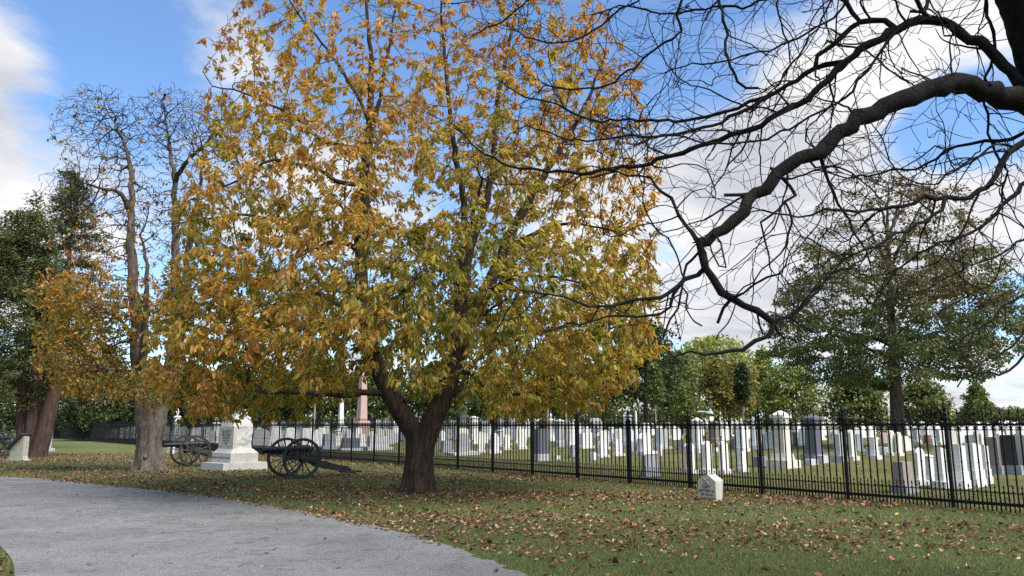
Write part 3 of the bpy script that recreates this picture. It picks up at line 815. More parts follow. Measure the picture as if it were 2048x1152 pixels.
# ---------- bare tree reaching in from the right: traced limbs, crooked twigs
LIMBS = [
 # (points u,v ; start depth, end depth ; start and end radius in photo pixels ; parent index or -1)
 ([(2085, 215), (2010, 196), (1960, 178), (1905, 167), (1850, 183), (1800, 205), (1745, 221), (1690, 262), (1650, 300), (1600, 318), (1565, 340), (1535, 372), (1495, 402), (1470, 430), (1430, 465), (1391, 486)], 9.0, 8.2, 34, 11, -1),
 ([(1391, 486), (1403, 510), (1413, 530), (1422, 550), (1453, 592), (1479, 608), (1522, 630), (1542, 646)], 8.2, 7.9, 11, 7, 0),
 ([(1542, 646), (1539, 666), (1526, 683), (1512, 686), (1468, 697), (1415, 708), (1370, 702), (1347, 708), (1325, 692)], 7.9, 7.6, 7, 1.6, 1),
 ([(1542, 646), (1592, 626), (1613, 601), (1643, 564), (1668, 546), (1700, 535), (1745, 500), (1790, 480)], 7.9, 8.8, 6, 1.5, 1),
 ([(1391, 486), (1362, 433), (1340, 397), (1310, 370), (1287, 352), (1240, 348), (1190, 356)], 8.2, 9.2, 6, 1.5, 0),
 ([(1418, 548), (1380, 550), (1362, 568), (1340, 583), (1323, 595), (1260, 599), (1209, 615), (1147, 599), (1084, 588), (1045, 582)], 8.2, 7.4, 7, 1.5, 1),
 ([(1362, 568), (1338, 612), (1299, 634), (1240, 628), (1180, 640), (1110, 655)], 8.1, 7.6, 4.5, 1.4, 5),
 ([(2075, 190), (2035, 160), (2010, 128), (1960, 90), (1920, 62), (1880, 44), (1850, 41), (1800, 50), (1760, 75), (1720, 100), (1699, 112), (1673, 135), (1650, 167), (1598, 208), (1553, 234), (1507, 258), (1462, 271), (1418, 286), (1353, 312), (1287, 328), (1232, 339), (1141, 342), (1069, 337), (1014, 333), (985, 312), (948, 291), (919, 259)], 9.2, 10.5, 17, 1.6, -1),
 ([(1673, 135), (1629, 135), (1600, 154), (1569, 172), (1533, 193), (1491, 208), (1449, 224), (1405, 234), (1324, 242), (1251, 242), (1178, 239), (1142, 226), (1098, 208), (1047, 193), (1018, 175)], 9.9, 11.2, 7, 1.5, 7),
 ([(1533, 193), (1496, 219), (1465, 232), (1431, 250), (1387, 258), (1331, 270), (1251, 273), (1178, 282), (1127, 277), (1083, 259), (1054, 251)], 10.2, 9.4, 5.5, 1.5, 8),
 ([(1629, 135), (1640, 112), (1660, 94), (1699, 57), (1722, 42), (1790, 48)][::-1], 9.7, 9.9, 8, 5, 7),
 ([(1722, 42), (1690, 8), (1660, -30)], 9.8, 9.6, 7, 5, 10),
 ([(1855, 38), (1830, 0), (1800, -40)], 9.5, 9.2, 7, 5, 7),
 ([(1860, 0), (1834, 21), (1792, 57), (1756, 115), (1714, 167), (1688, 200), (1652, 216), (1613, 237), (1574, 260), (1522, 281), (1462, 289), (1410, 286), (1340, 268), (1280, 290)], 8.2, 9.0, 6, 1.6, -2),
 ([(1972, -10), (1977, 42), (1990, 78), (1985, 120), (1974, 151), (1969, 200), (1970, 234), (1976, 273), (1998, 316), (2013, 353), (2000, 400)], 9.8, 9.6, 6, 2, -2),
 ([(2085, 262), (2047, 282), (2016, 309), (1994, 346), (1965, 375), (1940, 388), (1896, 397), (1848, 400), (1808, 409), (1761, 419), (1706, 426), (1654, 422), (1588, 435), (1500, 419)], 8.4, 7.6, 10, 1.5, -1),
 ([(1896, 397), (1885, 419), (1848, 440), (1797, 470), (1754, 488), (1688, 510), (1640, 530)], 8.0, 7.6, 5, 1.5, 15),
 ([(2090, 250), (2048, 270), (2002, 280), (1951, 287), (1900, 296), (1870, 320), (1834, 338), (1783, 340), (1703, 356), (1650, 346)], 9.4, 10.2, 6, 1.5, -1),
 ([(2095, 340), (2047, 368), (2016, 400), (1991, 430), (1951, 462), (1892, 484), (1845, 502), (1790, 540)], 8.8, 8.4, 7, 1.5, -1),
 ([(2090, 465), (2047, 484), (2027, 495), (1998, 513), (1958, 524), (1925, 530)], 8.6, 8.2, 4, 1.4, -1),
 ([(2090, 640), (2048, 664), (2027, 697), (2000, 712), (1959, 727), (1924, 749), (1918, 780)], 8.4, 8.0, 4, 1.3, -1),
 ([(2090, 690), (2048, 712), (2022, 743), (1983, 749), (1930, 740)], 8.2, 7.9, 5, 1.3, -1),
 ([(2090, 565), (2047, 590), (2016, 608), (1980, 645), (1943, 674), (1940, 700)], 8.9, 8.5, 3.5, 1.3, -1),
 ([(1637, 316), (1650, 346), (1668, 393), (1679, 415), (1699, 437), (1712, 470), (1724, 492), (1739, 532)], 8.6, 8.8, 5, 1.6, 0),
 ([(1562, 350), (1581, 382), (1579, 400), (1555, 415), (1537, 435), (1520, 435), (1528, 459), (1530, 488), (1537, 517), (1539, 532)], 8.5, 8.2, 5, 1.6, 0),
 ([(1579, 400), (1581, 440), (1573, 484), (1544, 521), (1511, 553), (1490, 575), (1475, 592)], 8.4, 8.0, 3.5, 1.4, 24),
 ([(1500, 400), (1497, 386), (1475, 391), (1450, 388)], 8.4, 8.3, 5, 3.5, 0),
 ([(1453, 592), (1445, 620), (1441, 648)], 8.1, 8.05, 4, 3, 1),
 ([(1380, -40), (1367, 0), (1353, 33), (1364, 58), (1342, 80), (1298, 106), (1280, 128), (1236, 153), (1214, 171), (1149, 179), (1090, 172)], 10.8, 11.6, 7, 1.6, -2),
 ([(1560, -30), (1520, 0), (1486, 17), (1449, 13), (1405, 18), (1340, 27), (1316, 26), (1251, 11), (1190, 28)], 11.0, 11.8, 5.5, 1.6, -2),
 ([(1300, -40), (1276, 0), (1236, 22), (1200, 51), (1163, 77), (1127, 86), (1069, 80), (1025, 58)], 11.5, 12.2, 5, 1.5, -2),
 ([(1090, -40), (1054, 0), (1029, 26), (999, 47), (959, 62)], 12.0, 12.4, 5, 1.6, -2),
 ([(1455, -30), (1448, 26), (1455, 65), (1452, 104), (1462, 125), (1473, 156), (1486, 172), (1514, 180)], 10.6, 10.2, 4.5, 3, -2),
 ([(1567, -30), (1564, 52), (1577, 91), (1576, 138), (1560, 170)], 9.4, 9.6, 4, 1.6, -2),
 ([(1668, -20), (1652, 21), (1634, 55), (1621, 70), (1606, 104), (1580, 135), (1561, 167), (1522, 200), (1490, 218)], 9.2, 9.6, 4, 1.6, -2),
 ([(1700, -10), (1686, 10), (1652, 44), (1621, 62), (1574, 86), (1527, 104), (1486, 112), (1455, 122), (1418, 128), (1376, 129), (1330, 150)], 10.2, 10.8, 4.5, 1.5, -2),
]
def bare_tree():
    rng = np.random.default_rng(41)
    t = thing('bare_tree', 'leafless dark tree reaching crooked branches in from the upper right edge', 'tree')
    G = Graph()
    tp = [np.array(q, float) for q in ((7.55, 9.2, -0.1), (7.5, 9.2, 2.0), (7.4, 9.2, 4.2), (7.22, 9.2, 5.8), (7.02, 9.2, 6.8), (6.80, 9.2, 7.7), (6.45, 9.3, 9.2), (6.2, 9.4, 11.0))]
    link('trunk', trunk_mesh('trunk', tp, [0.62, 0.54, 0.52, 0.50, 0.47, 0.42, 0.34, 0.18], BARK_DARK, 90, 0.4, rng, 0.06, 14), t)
    TP = catmull(tp, 8); tr = [G.add(TP[0], -1, 0.4, True)]
    for q in TP[1:]: tr.append(G.add(q, tr[-1], 0.25, True))
    chains = []
    for (pts, y0, y1, r0, r1, pi) in LIMBS:
        n = len(pts)
        Lc = np.concatenate([[0], np.cumsum([math.dist(pts[i], pts[i + 1]) for i in range(n - 1)])]); Lc /= Lc[-1]
        W = [at(u, v, y0 + (y1 - y0) * f) for (u, v), f in zip(pts, Lc)]
        m0, m1 = y0 / FPX, y1 / FPX
        if pi >= 0: par = chains[pi][int(np.argmin([((G.p[i] - W[0]) ** 2).sum() for i in chains[pi]]))]
        elif pi == -1: par = tr[int(np.argmin([((G.p[i] - W[0]) ** 2).sum() for i in tr]))]
        else:   # comes down from limbs above the picture: carry it back up to the upper trunk
            par = tr[-6]; top = G.p[par]
            mid = (W[0] + top) / 2 + np.array([0, 0, 0.9]); W = [top, mid] + W; r0 = r0 * 1.25
        ids = G.line(W, r0 * m0 * 0.84, r1 * m1, par, rng, 0.016 if r0 < 12 else 0.022, 0.7, 0.14)
        for j_ in ids[1:]: G.r[j_] *= rng.uniform(0.88, 1.10)
        chains.append(ids)
    for ids in chains:
        pos, par, rad = G.arrays()
        # a light uneven swell on the thick limbs
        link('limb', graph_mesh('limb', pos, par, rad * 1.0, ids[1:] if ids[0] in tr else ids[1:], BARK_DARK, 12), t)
    nb = len(G.p)
    # crooked twigs
    def twig(start, d, length, r, depth):
        step = 0.085; n = max(3, int(length / step)); cur = start; d = d / np.linalg.norm(d)
        drift = rng.normal(0, 0.04, 3)
        for k in range(n):
            if rng.random() < 0.3: drift = rng.normal(0, 0.05, 3)
            kink = rng.normal(0, 0.4, 3) if rng.random() < 0.25 else 0.0
            hook = np.array([0, 0, 0.10]) * (k / n > 0.65) + np.array([0, 0, -0.035]) * (k / n < 0.5)
            d = d + rng.normal(0, 0.13, 3) + drift + hook + kink; d = d / np.linalg.norm(d)
            rr = r * (1 - 0.65 * (k + 1) / n)
            if G.p[cur][2] < 3.0: break
            cur = G.add(G.p[cur] + d * step * rng.uniform(0.8, 1.2), cur, max(rr, 0.0036))
            if depth < 2 and rng.random() < 0.2 and k > 1:
                a = rng.normal(0, 1, 3); a -= d * a.dot(d); a /= np.linalg.norm(a)
                twig(cur, d * 0.6 + a * 0.85, length * rng.uniform(0.25, 0.6) * (1 - 0.4 * k / n), max(rr * 0.65, 0.0032), depth + 1)
    for ci, ids in enumerate(chains):
        ln = len(ids)
        for j, i in enumerate(ids[2:], 2):
            if ci in (26, 27): continue
            p = G.p[i]
            fr = G.r[i]
            prob = 0.50 if fr < 0.05 else 0.26
            if ci == 0: prob = 0.2
            if rng.random() > prob: continue
            d0 = G.p[i] - G.p[G.par[i]]; d0 /= np.linalg.norm(d0) + 1e-9
            a = rng.normal(0, 1, 3); a[2] -= 0.25; a -= d0 * a.dot(d0); a /= np.linalg.norm(a)
            twig(i, d0 * rng.uniform(0.4, 1.3) + a, rng.uniform(0.4, 1.6) if rng.random() < 0.75 else rng.uniform(1.6, 3.0), min(max(fr * 0.5, 0.008), 0.016), 0)
        if ln > 4 and ci not in (26, 27):
            d0 = G.p[ids[-1]] - G.p[ids[-3]]
            for _ in range(2): twig(ids[-1], d0 / np.linalg.norm(d0) + rng.normal(0, 0.4, 3), rng.uniform(0.5, 1.1), 0.007, 0)
    pos, par, rad = G.arrays()
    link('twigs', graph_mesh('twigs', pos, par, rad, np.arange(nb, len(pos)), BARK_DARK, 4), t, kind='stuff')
    print('bare tree twig nodes', len(pos) - nb)
bare_tree()

# ---------- thinning oak inside the cemetery on the right
def oak_tree():
    rng = np.random.default_rng(77)
    Y0 = 58.0
    bx = at(1794, 850, Y0); zg = float(gz(bx[0], Y0))
    t = thing('oak_tree', 'large thinning oak with brown green leaves rising behind the headstones', 'tree')
    G = Graph()
    def poly(*q): return [at(x[0], x[1], Y0 + (x[2] if len(x) > 2 else 0)) for x in q]
    p0 = at(1796, 880, Y0); p0[2] = zg - 0.05; p0[0] = bx[0]
    tp = [p0] + poly((1795, 845), (1793, 800), (1790, 760), (1786, 700))
    link('trunk', trunk_mesh('trunk', tp, [0.60, 0.50, 0.46, 0.43, 0.40], BARK_FAR, 20, 0.35, rng, 0.05), t)
    root = G.add(at(1788, 735, Y0), -1, 0.40, True)
    L = [G.line(poly((1788, 735), (1784, 660), (1779, 580), (1776, 500), (1775, 430), (1778, 350)), 0.38, 0.03, root, rng, .03)]
    for (u0, v0, u1, v1, dy) in [(1787, 720, 1620, 660, -2), (1787, 715, 1960, 690, 2), (1786, 690, 1560, 640, 2), (1786, 690, 2020, 640, -2), (1784, 650, 1640, 540, -3), (1784, 650, 1930, 540, 3),
                                 (1780, 600, 1600, 480, 1), (1780, 600, 1990, 480, -1), (1778, 540, 1690, 400, 2), (1778, 540, 1870, 390, -2), (1777, 480, 1740, 370, -1), (1777, 480, 1830, 350, 1),
                                 (1787, 720, 1760, 650, -5), (1787, 720, 1820, 650, 5), (1784, 650, 1800, 560, -5), (1784, 650, 1770, 560, 5)]:
        L.append(G.line(poly((u0, v0), ((u0 * 2 + u1) / 3, v0 + (v1 - v0) * 0.45, dy * .4), ((u0 + 2 * u1) / 3, v0 + (v1 - v0) * 0.8, dy * .8), (u1, v1, dy * 1.3)), 0.15, 0.03, near_node(G, at(u0, v0, Y0)), rng, .06))
    nb = len(G.p); att = []
    vs = [335, 400, 480, 560, 640, 700, 760]; le = [1735, 1660, 1600, 1580, 1530, 1540, 1640]; re = [1830, 1900, 1990, 2010, 2030, 2030, 1960]
    while len(att) < 2400:
        v = rng.uniform(330, 765); u = rng.uniform(1520, 2040); l, r = np.interp(v, vs, le), np.interp(v, vs, re)
        if not l < u < r: continue
        if rng.random() > np.interp(v, [330, 480, 620, 765], [0.5, 0.7, 1, 1]): continue
        c, w = (l + r) / 2, (r - l) / 2
        dm = 8.5 * math.sqrt(max(.02, 1 - ((u - c) / w) ** 2)) * np.interp(v, [330, 600, 765], [.4, 1, .9])
        p = at(u, v, Y0); att.append(np.array([p[0], Y0 + rng.uniform(-1, 1) * dm, p[2]]))
    colonize(G, att, 0.5, 4.5, 0.6, 60, rng, (0, 0, 0.03), 0.2, 9000)
    tips = pipe_radii(G, 0.012, 2.3)
    pos, par, rad = G.arrays()
    chain_parts(G, BARK_FAR, t, L, 'limb', 8)
    grown = np.arange(nb, len(pos))
    link('branches', graph_mesh('branches', pos, par, rad, grown, BARK_FAR, 4), t, kind='stuff')
    cand = grown[rad[grown] < 0.04]
    zt = lambda v: at(1790, v, Y0)[2]
    keep = rng.random(len(cand)) < np.interp(pos[cand][:, 2], [zt(760), zt(640), zt(560), zt(470), zt(400), zt(330)], [1, 1, 0.85, 0.55, 0.36, 0.16])
    cand = cand[keep]
    cand = cand[rng.random(len(cand)) < np.clip(0.42 + 0.35 * vnoise(pos[cand], 0.5, 12), 0.05, 1)]
    P, D, S = card_cloud(pos[cand], 0.55, 60, 0.20, rng, (1.35, 1.35, 0.5))
    f = np.interp(P[:, 2], [zt(760), zt(620), zt(500), zt(330)], [-0.5, -0.2, 0.4, 0.8]) + vnoise(P, 0.35, 3) * 0.5 + rng.normal(0, 0.3, len(P))
    stops = [-1, -0.3, 0.3, 0.9]
    cols = np.array([[0.080, 0.115, 0.034], [0.125, 0.145, 0.048], [0.155, 0.132, 0.058], [0.19, 0.12, 0.062]])
    LC = np.stack([np.interp(f, stops, cols[:, k]) for k in range(3)], 1) * rng.uniform(0.65, 1.3, (len(P), 1))
    V, Q, CC = leaves_mesh(P, D, S, 0.6, 0.08, LC, rng, 0.9)
    link('crown', npmesh('crown', V, Q, mat=LEAF_FAR, col=CC), t, kind='stuff')
    print('oak', len(pos), len(P))
oak_tree()

# ---------- cedars at the left edge
def cedar(name, label, Y0, stems, trunk_mat, layers, n_per, size, cols, rng, flare=0.3, group=None):
    t = thing(name, label, 'tree', group=group)
    for (pts, r0, r1) in stems:
        P = [at(u, v, Y0 + dy) for u, v, dy in pts]
        if P[0][2] < 1.2: P[0][2] = float(gz(P[0][0], P[0][1])) - 0.05
        link('trunk', trunk_mesh('trunk', P, [r0, r0 * .85 + r1 * .15, (r0 + r1) / 2, r1], trunk_mat, 16, flare, rng, 0.12, 8), t)
    bm_pts = []; cen = []; spr = []
    G = Graph()
    for (u, v, half, dens) in layers:       # axis position, height, half width in px
        a = at(u, v, Y0); m = Y0 / FPX
        root = G.add(a, -1, 0.06, True)
        for _ in range(dens):
            th = rng.uniform(0, 6.283); ln = half * m * rng.uniform(0.35, 1.15)
            end = a + np.array([math.cos(th) * ln, math.sin(th) * ln, rng.uniform(-0.12, 0.22) * ln + rng.normal(0, 0.3)])
            mid = (a + end) / 2 + np.array([0, 0, -0.08 * ln])
            G.line([a, mid, end], 0.045, 0.012, root, rng, 0.04, 1.0, 0.6)
            for f in (0.55, 0.75, 0.92, 1.0):
                if ln * f < 0.2: continue
                cen.append(a + (end - a) * f + rng.normal(0, 0.22, 3)); spr.append(0.42 + 0.22 * rng.random())
    pos, par, rad = G.arrays()
    link('branches', graph_mesh('branches', pos, par, rad, np.arange(len(pos)), trunk_mat, 4), t, kind='stuff')
    P, D, S = card_cloud(np.array(cen), np.array(spr), n_per, size, rng, (1, 1, 0.5))
    D[:, 2] *= 0.6
    LC = pal(rng, len(P), cols, 0.3) * (1 + 0.25 * vnoise(P, 0.8, 4))[:, None]
    V, Q, CC = leaves_mesh(P, D, S, 0.34, 0.05, np.clip(LC, 0.004, 1), rng, 0.9)
    link('crown', npmesh('crown', V, Q, mat=LEAF_FAR, col=CC), t, kind='stuff')
rngc = np.random.default_rng(8)
CED = [(0.060, 0.080, 0.022), (0.105, 0.120, 0.034), (0.150, 0.155, 0.044), (0.044, 0.058, 0.02)]
cedar('cedar_tree', 'dark cedar with a clump of leaning reddish trunks behind the wayside panel', 53,
      [([(58, 914, 0), (52, 880, 0), (48, 830, .1), (45, 700, .2)], 0.62, 0.32), ([(66, 914, -.4), (66, 870, -.4), (70, 800, -.3), (75, 700, 0)], 0.52, 0.28), ([(74, 915, -.5), (86, 870, -.6), (104, 800, -.7), (122, 720, -.6)], 0.56, 0.26), ([(50, 913, .5), (62, 860, .5), (82, 790, .6), (92, 680, .5)], 0.45, 0.25)],
      BARK_CEDAR, [(50, 790, 95, 16), (45, 760, 110, 20), (55, 730, 120, 22), (50, 700, 125, 24), (50, 665, 120, 24), (48, 630, 115, 24), (45, 600, 100, 24), (42, 575, 78, 20), (38, 548, 62, 16), (36, 520, 50, 14), (36, 494, 38, 13), (35, 470, 27, 11), (35, 448, 17, 8), (35, 428, 8, 5), (80, 560, 46, 12), (78, 530, 38, 11), (77, 500, 31, 10), (76, 470, 23, 9), (75, 442, 15, 7), (75, 415, 7, 5), (5, 560, 50, 10), (4, 525, 36, 9), (4, 490, 24, 8), (3, 460, 12, 5), (110, 600, 60, 12), (112, 570, 40, 9)],
      28, 0.24, CED, rngc)
cedar('tall_evergreen', 'tall thin topped evergreen rising behind the cedar clump', 72,
      [([(78, 893, 0), (100, 760, 0), (135, 560, 0), (143, 345, 0)], 0.40, 0.05)],
      BARK_CEDAR, [(143, 350, 16, 8), (143, 372, 28, 12), (143, 395, 36, 15), (144, 418, 44, 17), (144, 442, 50, 19), (145, 468, 58, 20), (145, 496, 62, 20), (140, 526, 70, 20), (136, 560, 78, 22), (130, 595, 86, 24), (124, 632, 92, 26), (118, 670, 95, 26), (112, 706, 95, 26), (106, 742, 95, 26), (100, 776, 90, 24)],
      26, 0.26, [(0.045, 0.060, 0.022), (0.065, 0.078, 0.028), (0.085, 0.092, 0.034)], rngc)

# ---------- trees at the back of the cemetery
def back_tree(name, label, u, vt, w, Y, cols, shape='round', vb=None, trunk_px=8, seed=0, bare=0.12, size=0.3, mat=None, group='trees at the back of the cemetery', dens=1.0, tmat=None):
    rng = np.random.default_rng(seed + 100)
    c = at(u, vt, Y); x0 = c[0]; zg = float(gz(x0, Y)); zt = c[2]; m = Y / FPX
    R = w * m / 2; zb = z_for_v(x0, Y, vb) if vb else zg + (zt - zg) * 0.22
    t = thing(name, label, 'tree', group=group)
    tmat = tmat or BARK_FAR
    r0 = trunk_px * m / 2
    lean = rng.normal(0, 0.02, 2)
    G = Graph()
    stem = [np.array([x0, Y, zg - 0.05]), np.array([x0 + R * lean[0], Y, zb]), np.array([x0 + R * lean[1] * 2, Y, zb + (zt - zb) * 0.6]), np.array([x0, Y, zt - 0.3])]
    link('trunk', trunk_mesh('trunk', stem, [r0, r0 * .8, r0 * .45, 0.03], tmat, 10, 0.25, rng, 0.05, 6), t)
    H = zt - zb; n = int(dens * (110 + 1.6 * R * H)); cen = []; spr = []
    root = G.add(stem[1], -1, r0 * .6, True)
    for k in range(n):
        f = rng.random() ** 0.9
        if shape == 'round': prof = math.sqrt(max(0.03, 1 - (2 * f - 0.85) ** 2 / 1.4)) if f < 0.98 else 0.15
        elif shape == 'cone': prof = (1 - f) ** 0.75 + 0.04
        elif shape == 'column': prof = 0.95 - 0.6 * f ** 3
        else: prof = 0.5 + 0.5 * rng.random() - 0.4 * f
        th = rng.uniform(0, 6.283); rr = R * prof * (rng.random() ** 0.4) * rng.uniform(0.75, 1.12)
        p = np.array([x0 + math.cos(th) * rr, Y + math.sin(th) * rr, zb + H * f + rng.normal(0, 0.25)])
        cen.append(p); spr.append(max(0.35, min(0.24 * R * rng.uniform(0.7, 1.4), 1.1)))
        if k % 3 == 0:
            q = np.array([x0, Y, zb + H * max(0, f - 0.25 * rr / max(R, .1)) * 0.9])
            G.line([q, (q + p) / 2 + rng.normal(0, 0.1, 3), p], r0 * 0.22, 0.02, root, rng, 0.05, 1, 1.0)
    pos, par, rad = G.arrays()
    # avoid drawing the link from the root to each bough foot
    sel = np.array([i for i in range(len(pos)) if par[i] > 0])
    if len(sel): link('branches', graph_mesh('branches', pos, par, rad, sel, tmat, 4), t, kind='stuff')
    P, D, S = card_cloud(np.array(cen), np.array(spr), 42, size, rng)
    LC = pal(rng, len(P), cols, 0.25) * (1.25 + 0.30 * vnoise(P, 0.6, seed))[:, None]
    V, Q, CC = leaves_mesh(P, D, S, 0.6, 0.08, np.clip(LC, 0.004, 1), rng, 0.9)
    link('crown', npmesh('crown', V, Q, mat=LEAF_FAR, col=CC), t, kind='stuff')
    return len(P)

GREEN = [(0.072, 0.100, 0.028), (0.110, 0.135, 0.036), (0.155, 0.170, 0.044)]
DKGREEN = [(0.024, 0.036, 0.016), (0.038, 0.056, 0.020), (0.056, 0.072, 0.026)]
YEL = [(0.21, 0.22, 0.05), (0.30, 0.28, 0.07), (0.18, 0.20, 0.05), (0.13, 0.16, 0.045)]
ORA = [(0.16, 0.125, 0.03), (0.26, 0.14, 0.04), (0.13, 0.14, 0.035), (0.11, 0.14, 0.035), (0.12, 0.15, 0.035)]
npts = 0
for i, a in enumerate([
    ('round_tree', 'dark green rounded tree just right of the big tree crown', 1288, 650, 165, 95, DKGREEN + GREEN[:1], 'round', 812, 12),
    ('yellowing_tree', 'pale green tree filling the gap right of dark rounded tree', 1362, 712, 110, 122, YEL[2:] + GREEN, 'round', 838, 7),
    ('yellowing_tree', 'tall pale yellow green tree between dark round tree and oak', 1425, 680, 230, 130, YEL, 'round', 835, 10),
    ('turning_tree', 'orange and green tree beside the narrow dark columnar tree', 1452, 724, 120, 96, ORA, 'round', 822, 7),
    ('columnar_tree', 'narrow dark columnar tree with bare slim stem against orange foliage', 1482, 732, 27, 84, DKGREEN, 'column', 800, 6),
    ('sapling', 'slim green sapling on thin stem before dark rounded tree', 1308, 738, 30, 80, GREEN, 'column', 804, 4),
    ('leafy_tree', 'light green bushy tree behind the tall white capped monument', 1578, 730, 130, 115, GREEN + YEL[:1], 'round', 850, 7),
    ('green_spire_tree', 'upright pale green tree rising behind the orange tree', 1525, 705, 80, 125, GREEN + YEL[:1], 'cone', 850, 6),
    ('bushy_tree', 'dense yellow green bushy tree left of the oak trunk', 1712, 748, 120, 96, GREEN + [(0.12, 0.12, 0.03)], 'round', 848, 7),
    ('shrubby_tree', 'olive green rounded tree right of the oak trunk', 1846, 768, 100, 102, GREEN + [(0.10, 0.09, 0.03)], 'round', 850, 7),
    ('small_conifer', 'small open conifer standing against sky right of the oak', 1950, 772, 66, 88, GREEN, 'cone', 838, 5),
    ('far_grey_tree', 'hazy brownish tree low on the horizon near the right edge', 1985, 818, 60, 170, [(0.10, 0.09, 0.06), (0.12, 0.10, 0.07)], 'round', 850, 4),
    ('far_green_tree', 'low dark green tree on the horizon at the right edge', 2040, 822, 80, 160, GREEN, 'round', 856, 4),
    ('far_green_tree', 'low green tree on the horizon below the small conifer', 1935, 830, 70, 150, GREEN, 'round', 858, 4),
    ('shade_tree', 'dark green tree framed by the fork of the big tree', 868, 742, 150, 92, DKGREEN + GREEN[:2], 'round', 822, 9),
    ('shade_tree', 'dark green tree behind white obelisk left of the fork', 640, 748, 140, 98, DKGREEN + GREEN[:2], 'round', 820, 8),
    ('shade_tree', 'green tree behind the tall white finial monument', 985, 752, 150, 100, GREEN + DKGREEN, 'round', 822, 10),
    ('shade_tree', 'green tree behind the granite cross and pale thin trunks', 1108, 750, 150, 108, GREEN + DKGREEN[:1], 'round', 822, 7),
    ('shade_tree', 'green tree behind draped urn column', 1205, 742, 140, 118, GREEN, 'round', 824, 7),
    ('dark_evergreen', 'nearly black evergreen behind the left cannon', 385, 735, 130, 105, DKGREEN[:2], 'round', 852, 8),
    ('dark_evergreen', 'nearly black evergreen behind the rough topped monument', 480, 742, 130, 100, DKGREEN[:2], 'round', 852, 8),
    ('dark_evergreen', 'dark evergreen between the monument and white obelisk', 560, 745, 120, 104, DKGREEN, 'round', 848, 8),
    ('dark_evergreen', 'olive dark evergreen behind fence left of grey trunk', 215, 725, 160, 110, DKGREEN + GREEN[:1], 'round', 856, 9),
    ('dark_evergreen', 'dark evergreen low behind the far fence near cedar trunks', 120, 735, 130, 128, DKGREEN, 'round', 860, 9),
    ('dark_evergreen', 'brownish dark evergreen behind the grey tree trunk', 300, 738, 130, 112, DKGREEN + [(0.08, 0.055, 0.03)], 'round', 856, 8),
    ('dark_evergreen', 'green tree behind the wayside panel at the left edge', 10, 725, 150, 100, DKGREEN + GREEN[:1], 'round', 862, 8),
    ('shade_tree', 'green tree seen behind the pink obelisk', 740, 755, 130, 106, GREEN + DKGREEN, 'round', 822, 8),
]):
    npts += back_tree(*a, seed=i, tmat=BARK_PALE if a[0] in ('columnar_tree', 'sapling') else None, size=0.42 if a[5] > 90 else 0.28)
# pale slim trunks whose crowns are hidden in the big tree
for i, (u, Y, w, lab) in enumerate([(635, 80, 4, 'pale slim young tree standing left of the white obelisk'), (1095, 78, 5, 'pale slim young tree beside the granite cross'), (1131, 78, 5, 'pale slim young tree right of the white spire stone'), (1034, 86, 10, 'grey trunked tree behind the grey capped headstones')]):
    back_tree('young_tree', lab, u, 700, 60 if w < 9 else 110, Y, GREEN + YEL[:1], 'round', 770, w, seed=50 + i, size=0.25, dens=0.5, tmat=BARK_PALE, group='slim trees among the headstones')
print('background leaf faces', npts)

# far wood closing the horizon behind the cemetery
def far_wood():
    rng = np.random.default_rng(61)
    cen, spr = [], []
    for u in np.arange(-120, 1400, 5.0):
        top = 812 + 9 * math.sin(u * 0.021) + 7 * math.sin(u * 0.057 + 1) + rng.normal(0, 4)
        Y = rng.uniform(150, 185)
        for _ in range(5):
            c = at(u + rng.normal(0, 4), rng.uniform(top, 856), Y + rng.normal(0, 3)); c[2] = max(c[2], 1.3); cen.append(c); spr.append(rng.uniform(0.8, 1.5))
    for u in np.arange(1925, 2120, 6.0):
        Y = rng.uniform(170, 200)
        for _ in range(3):
            c = at(u, rng.uniform(832 + 4 * math.sin(u * 0.05), 856), Y); c[2] = max(c[2], 1.3); cen.append(c); spr.append(rng.uniform(0.8, 1.3))
    P, D, S = card_cloud(np.array(cen), np.array(spr), 16, 0.75, rng)
    LC = pal(rng, len(P), DKGREEN + GREEN[:2] + [(0.10, 0.075, 0.035)], 0.25)
    V, Q, CC = leaves_mesh(P, D, S, 0.6, 0.08, LC, rng, 0.9)
    o = link('distant_woods', npmesh('distant_woods', V, Q, mat=LEAF_FAR, col=CC), None, kind='stuff')
    tag(o, 'far dark woods closing the horizon behind the cemetery', 'woods')
far_wood()

# ------------------------------------------------------------------ iron fence
def arc(cx, cz, r, a0, a1, n=7):
    return [(cx + r * math.cos(math.radians(a0 + (a1 - a0) * k / (n - 1))), 0.0, cz + r * math.sin(math.radians(a0 + (a1 - a0) * k / (n - 1)))) for k in range(n)]
PITCHX = 2.75 / 14
def spear(bm, x, z0, z1, s):
    """spear head with a collar on a bar end, local z up"""
    h = z1 - z0
    add_lathe(bm, [(0.012 * s, z0), (0.022 * s, z0 + 0.02 * s), (0.010 * s, z0 + 0.05 * s), (0.012 * s, z0 + h * 0.42), (0.030 * s, z0 + h * 0.56), (0.018 * s, z0 + h * 0.8), (0.002, z1)], 6, x, 0)
def picket_mesh():
    bm = bmesh.new()
    add_box(bm, 0, 0, 0.02, 0.031, 0.031, 2.20)
    spear(bm, 0, 2.22, 2.50, 1.0)
    add_lathe(bm, [(0.012, 1.13), (0.028, 1.155), (0.028, 1.175), (0.012, 1.20)], 6)
    add_lathe(bm, [(0.012, 2.20), (0.026, 2.215), (0.012, 2.235)], 6)
    return bm_mesh('picket', bm, IRON)
def short_mesh():
    bm = bmesh.new()
    add_box(bm, 0, 0, 0.02, 0.027, 0.027, 0.46)
    spear(bm, 0, 0.48, 0.66, 0.8)
    return bm_mesh('short_picket', bm, IRON)
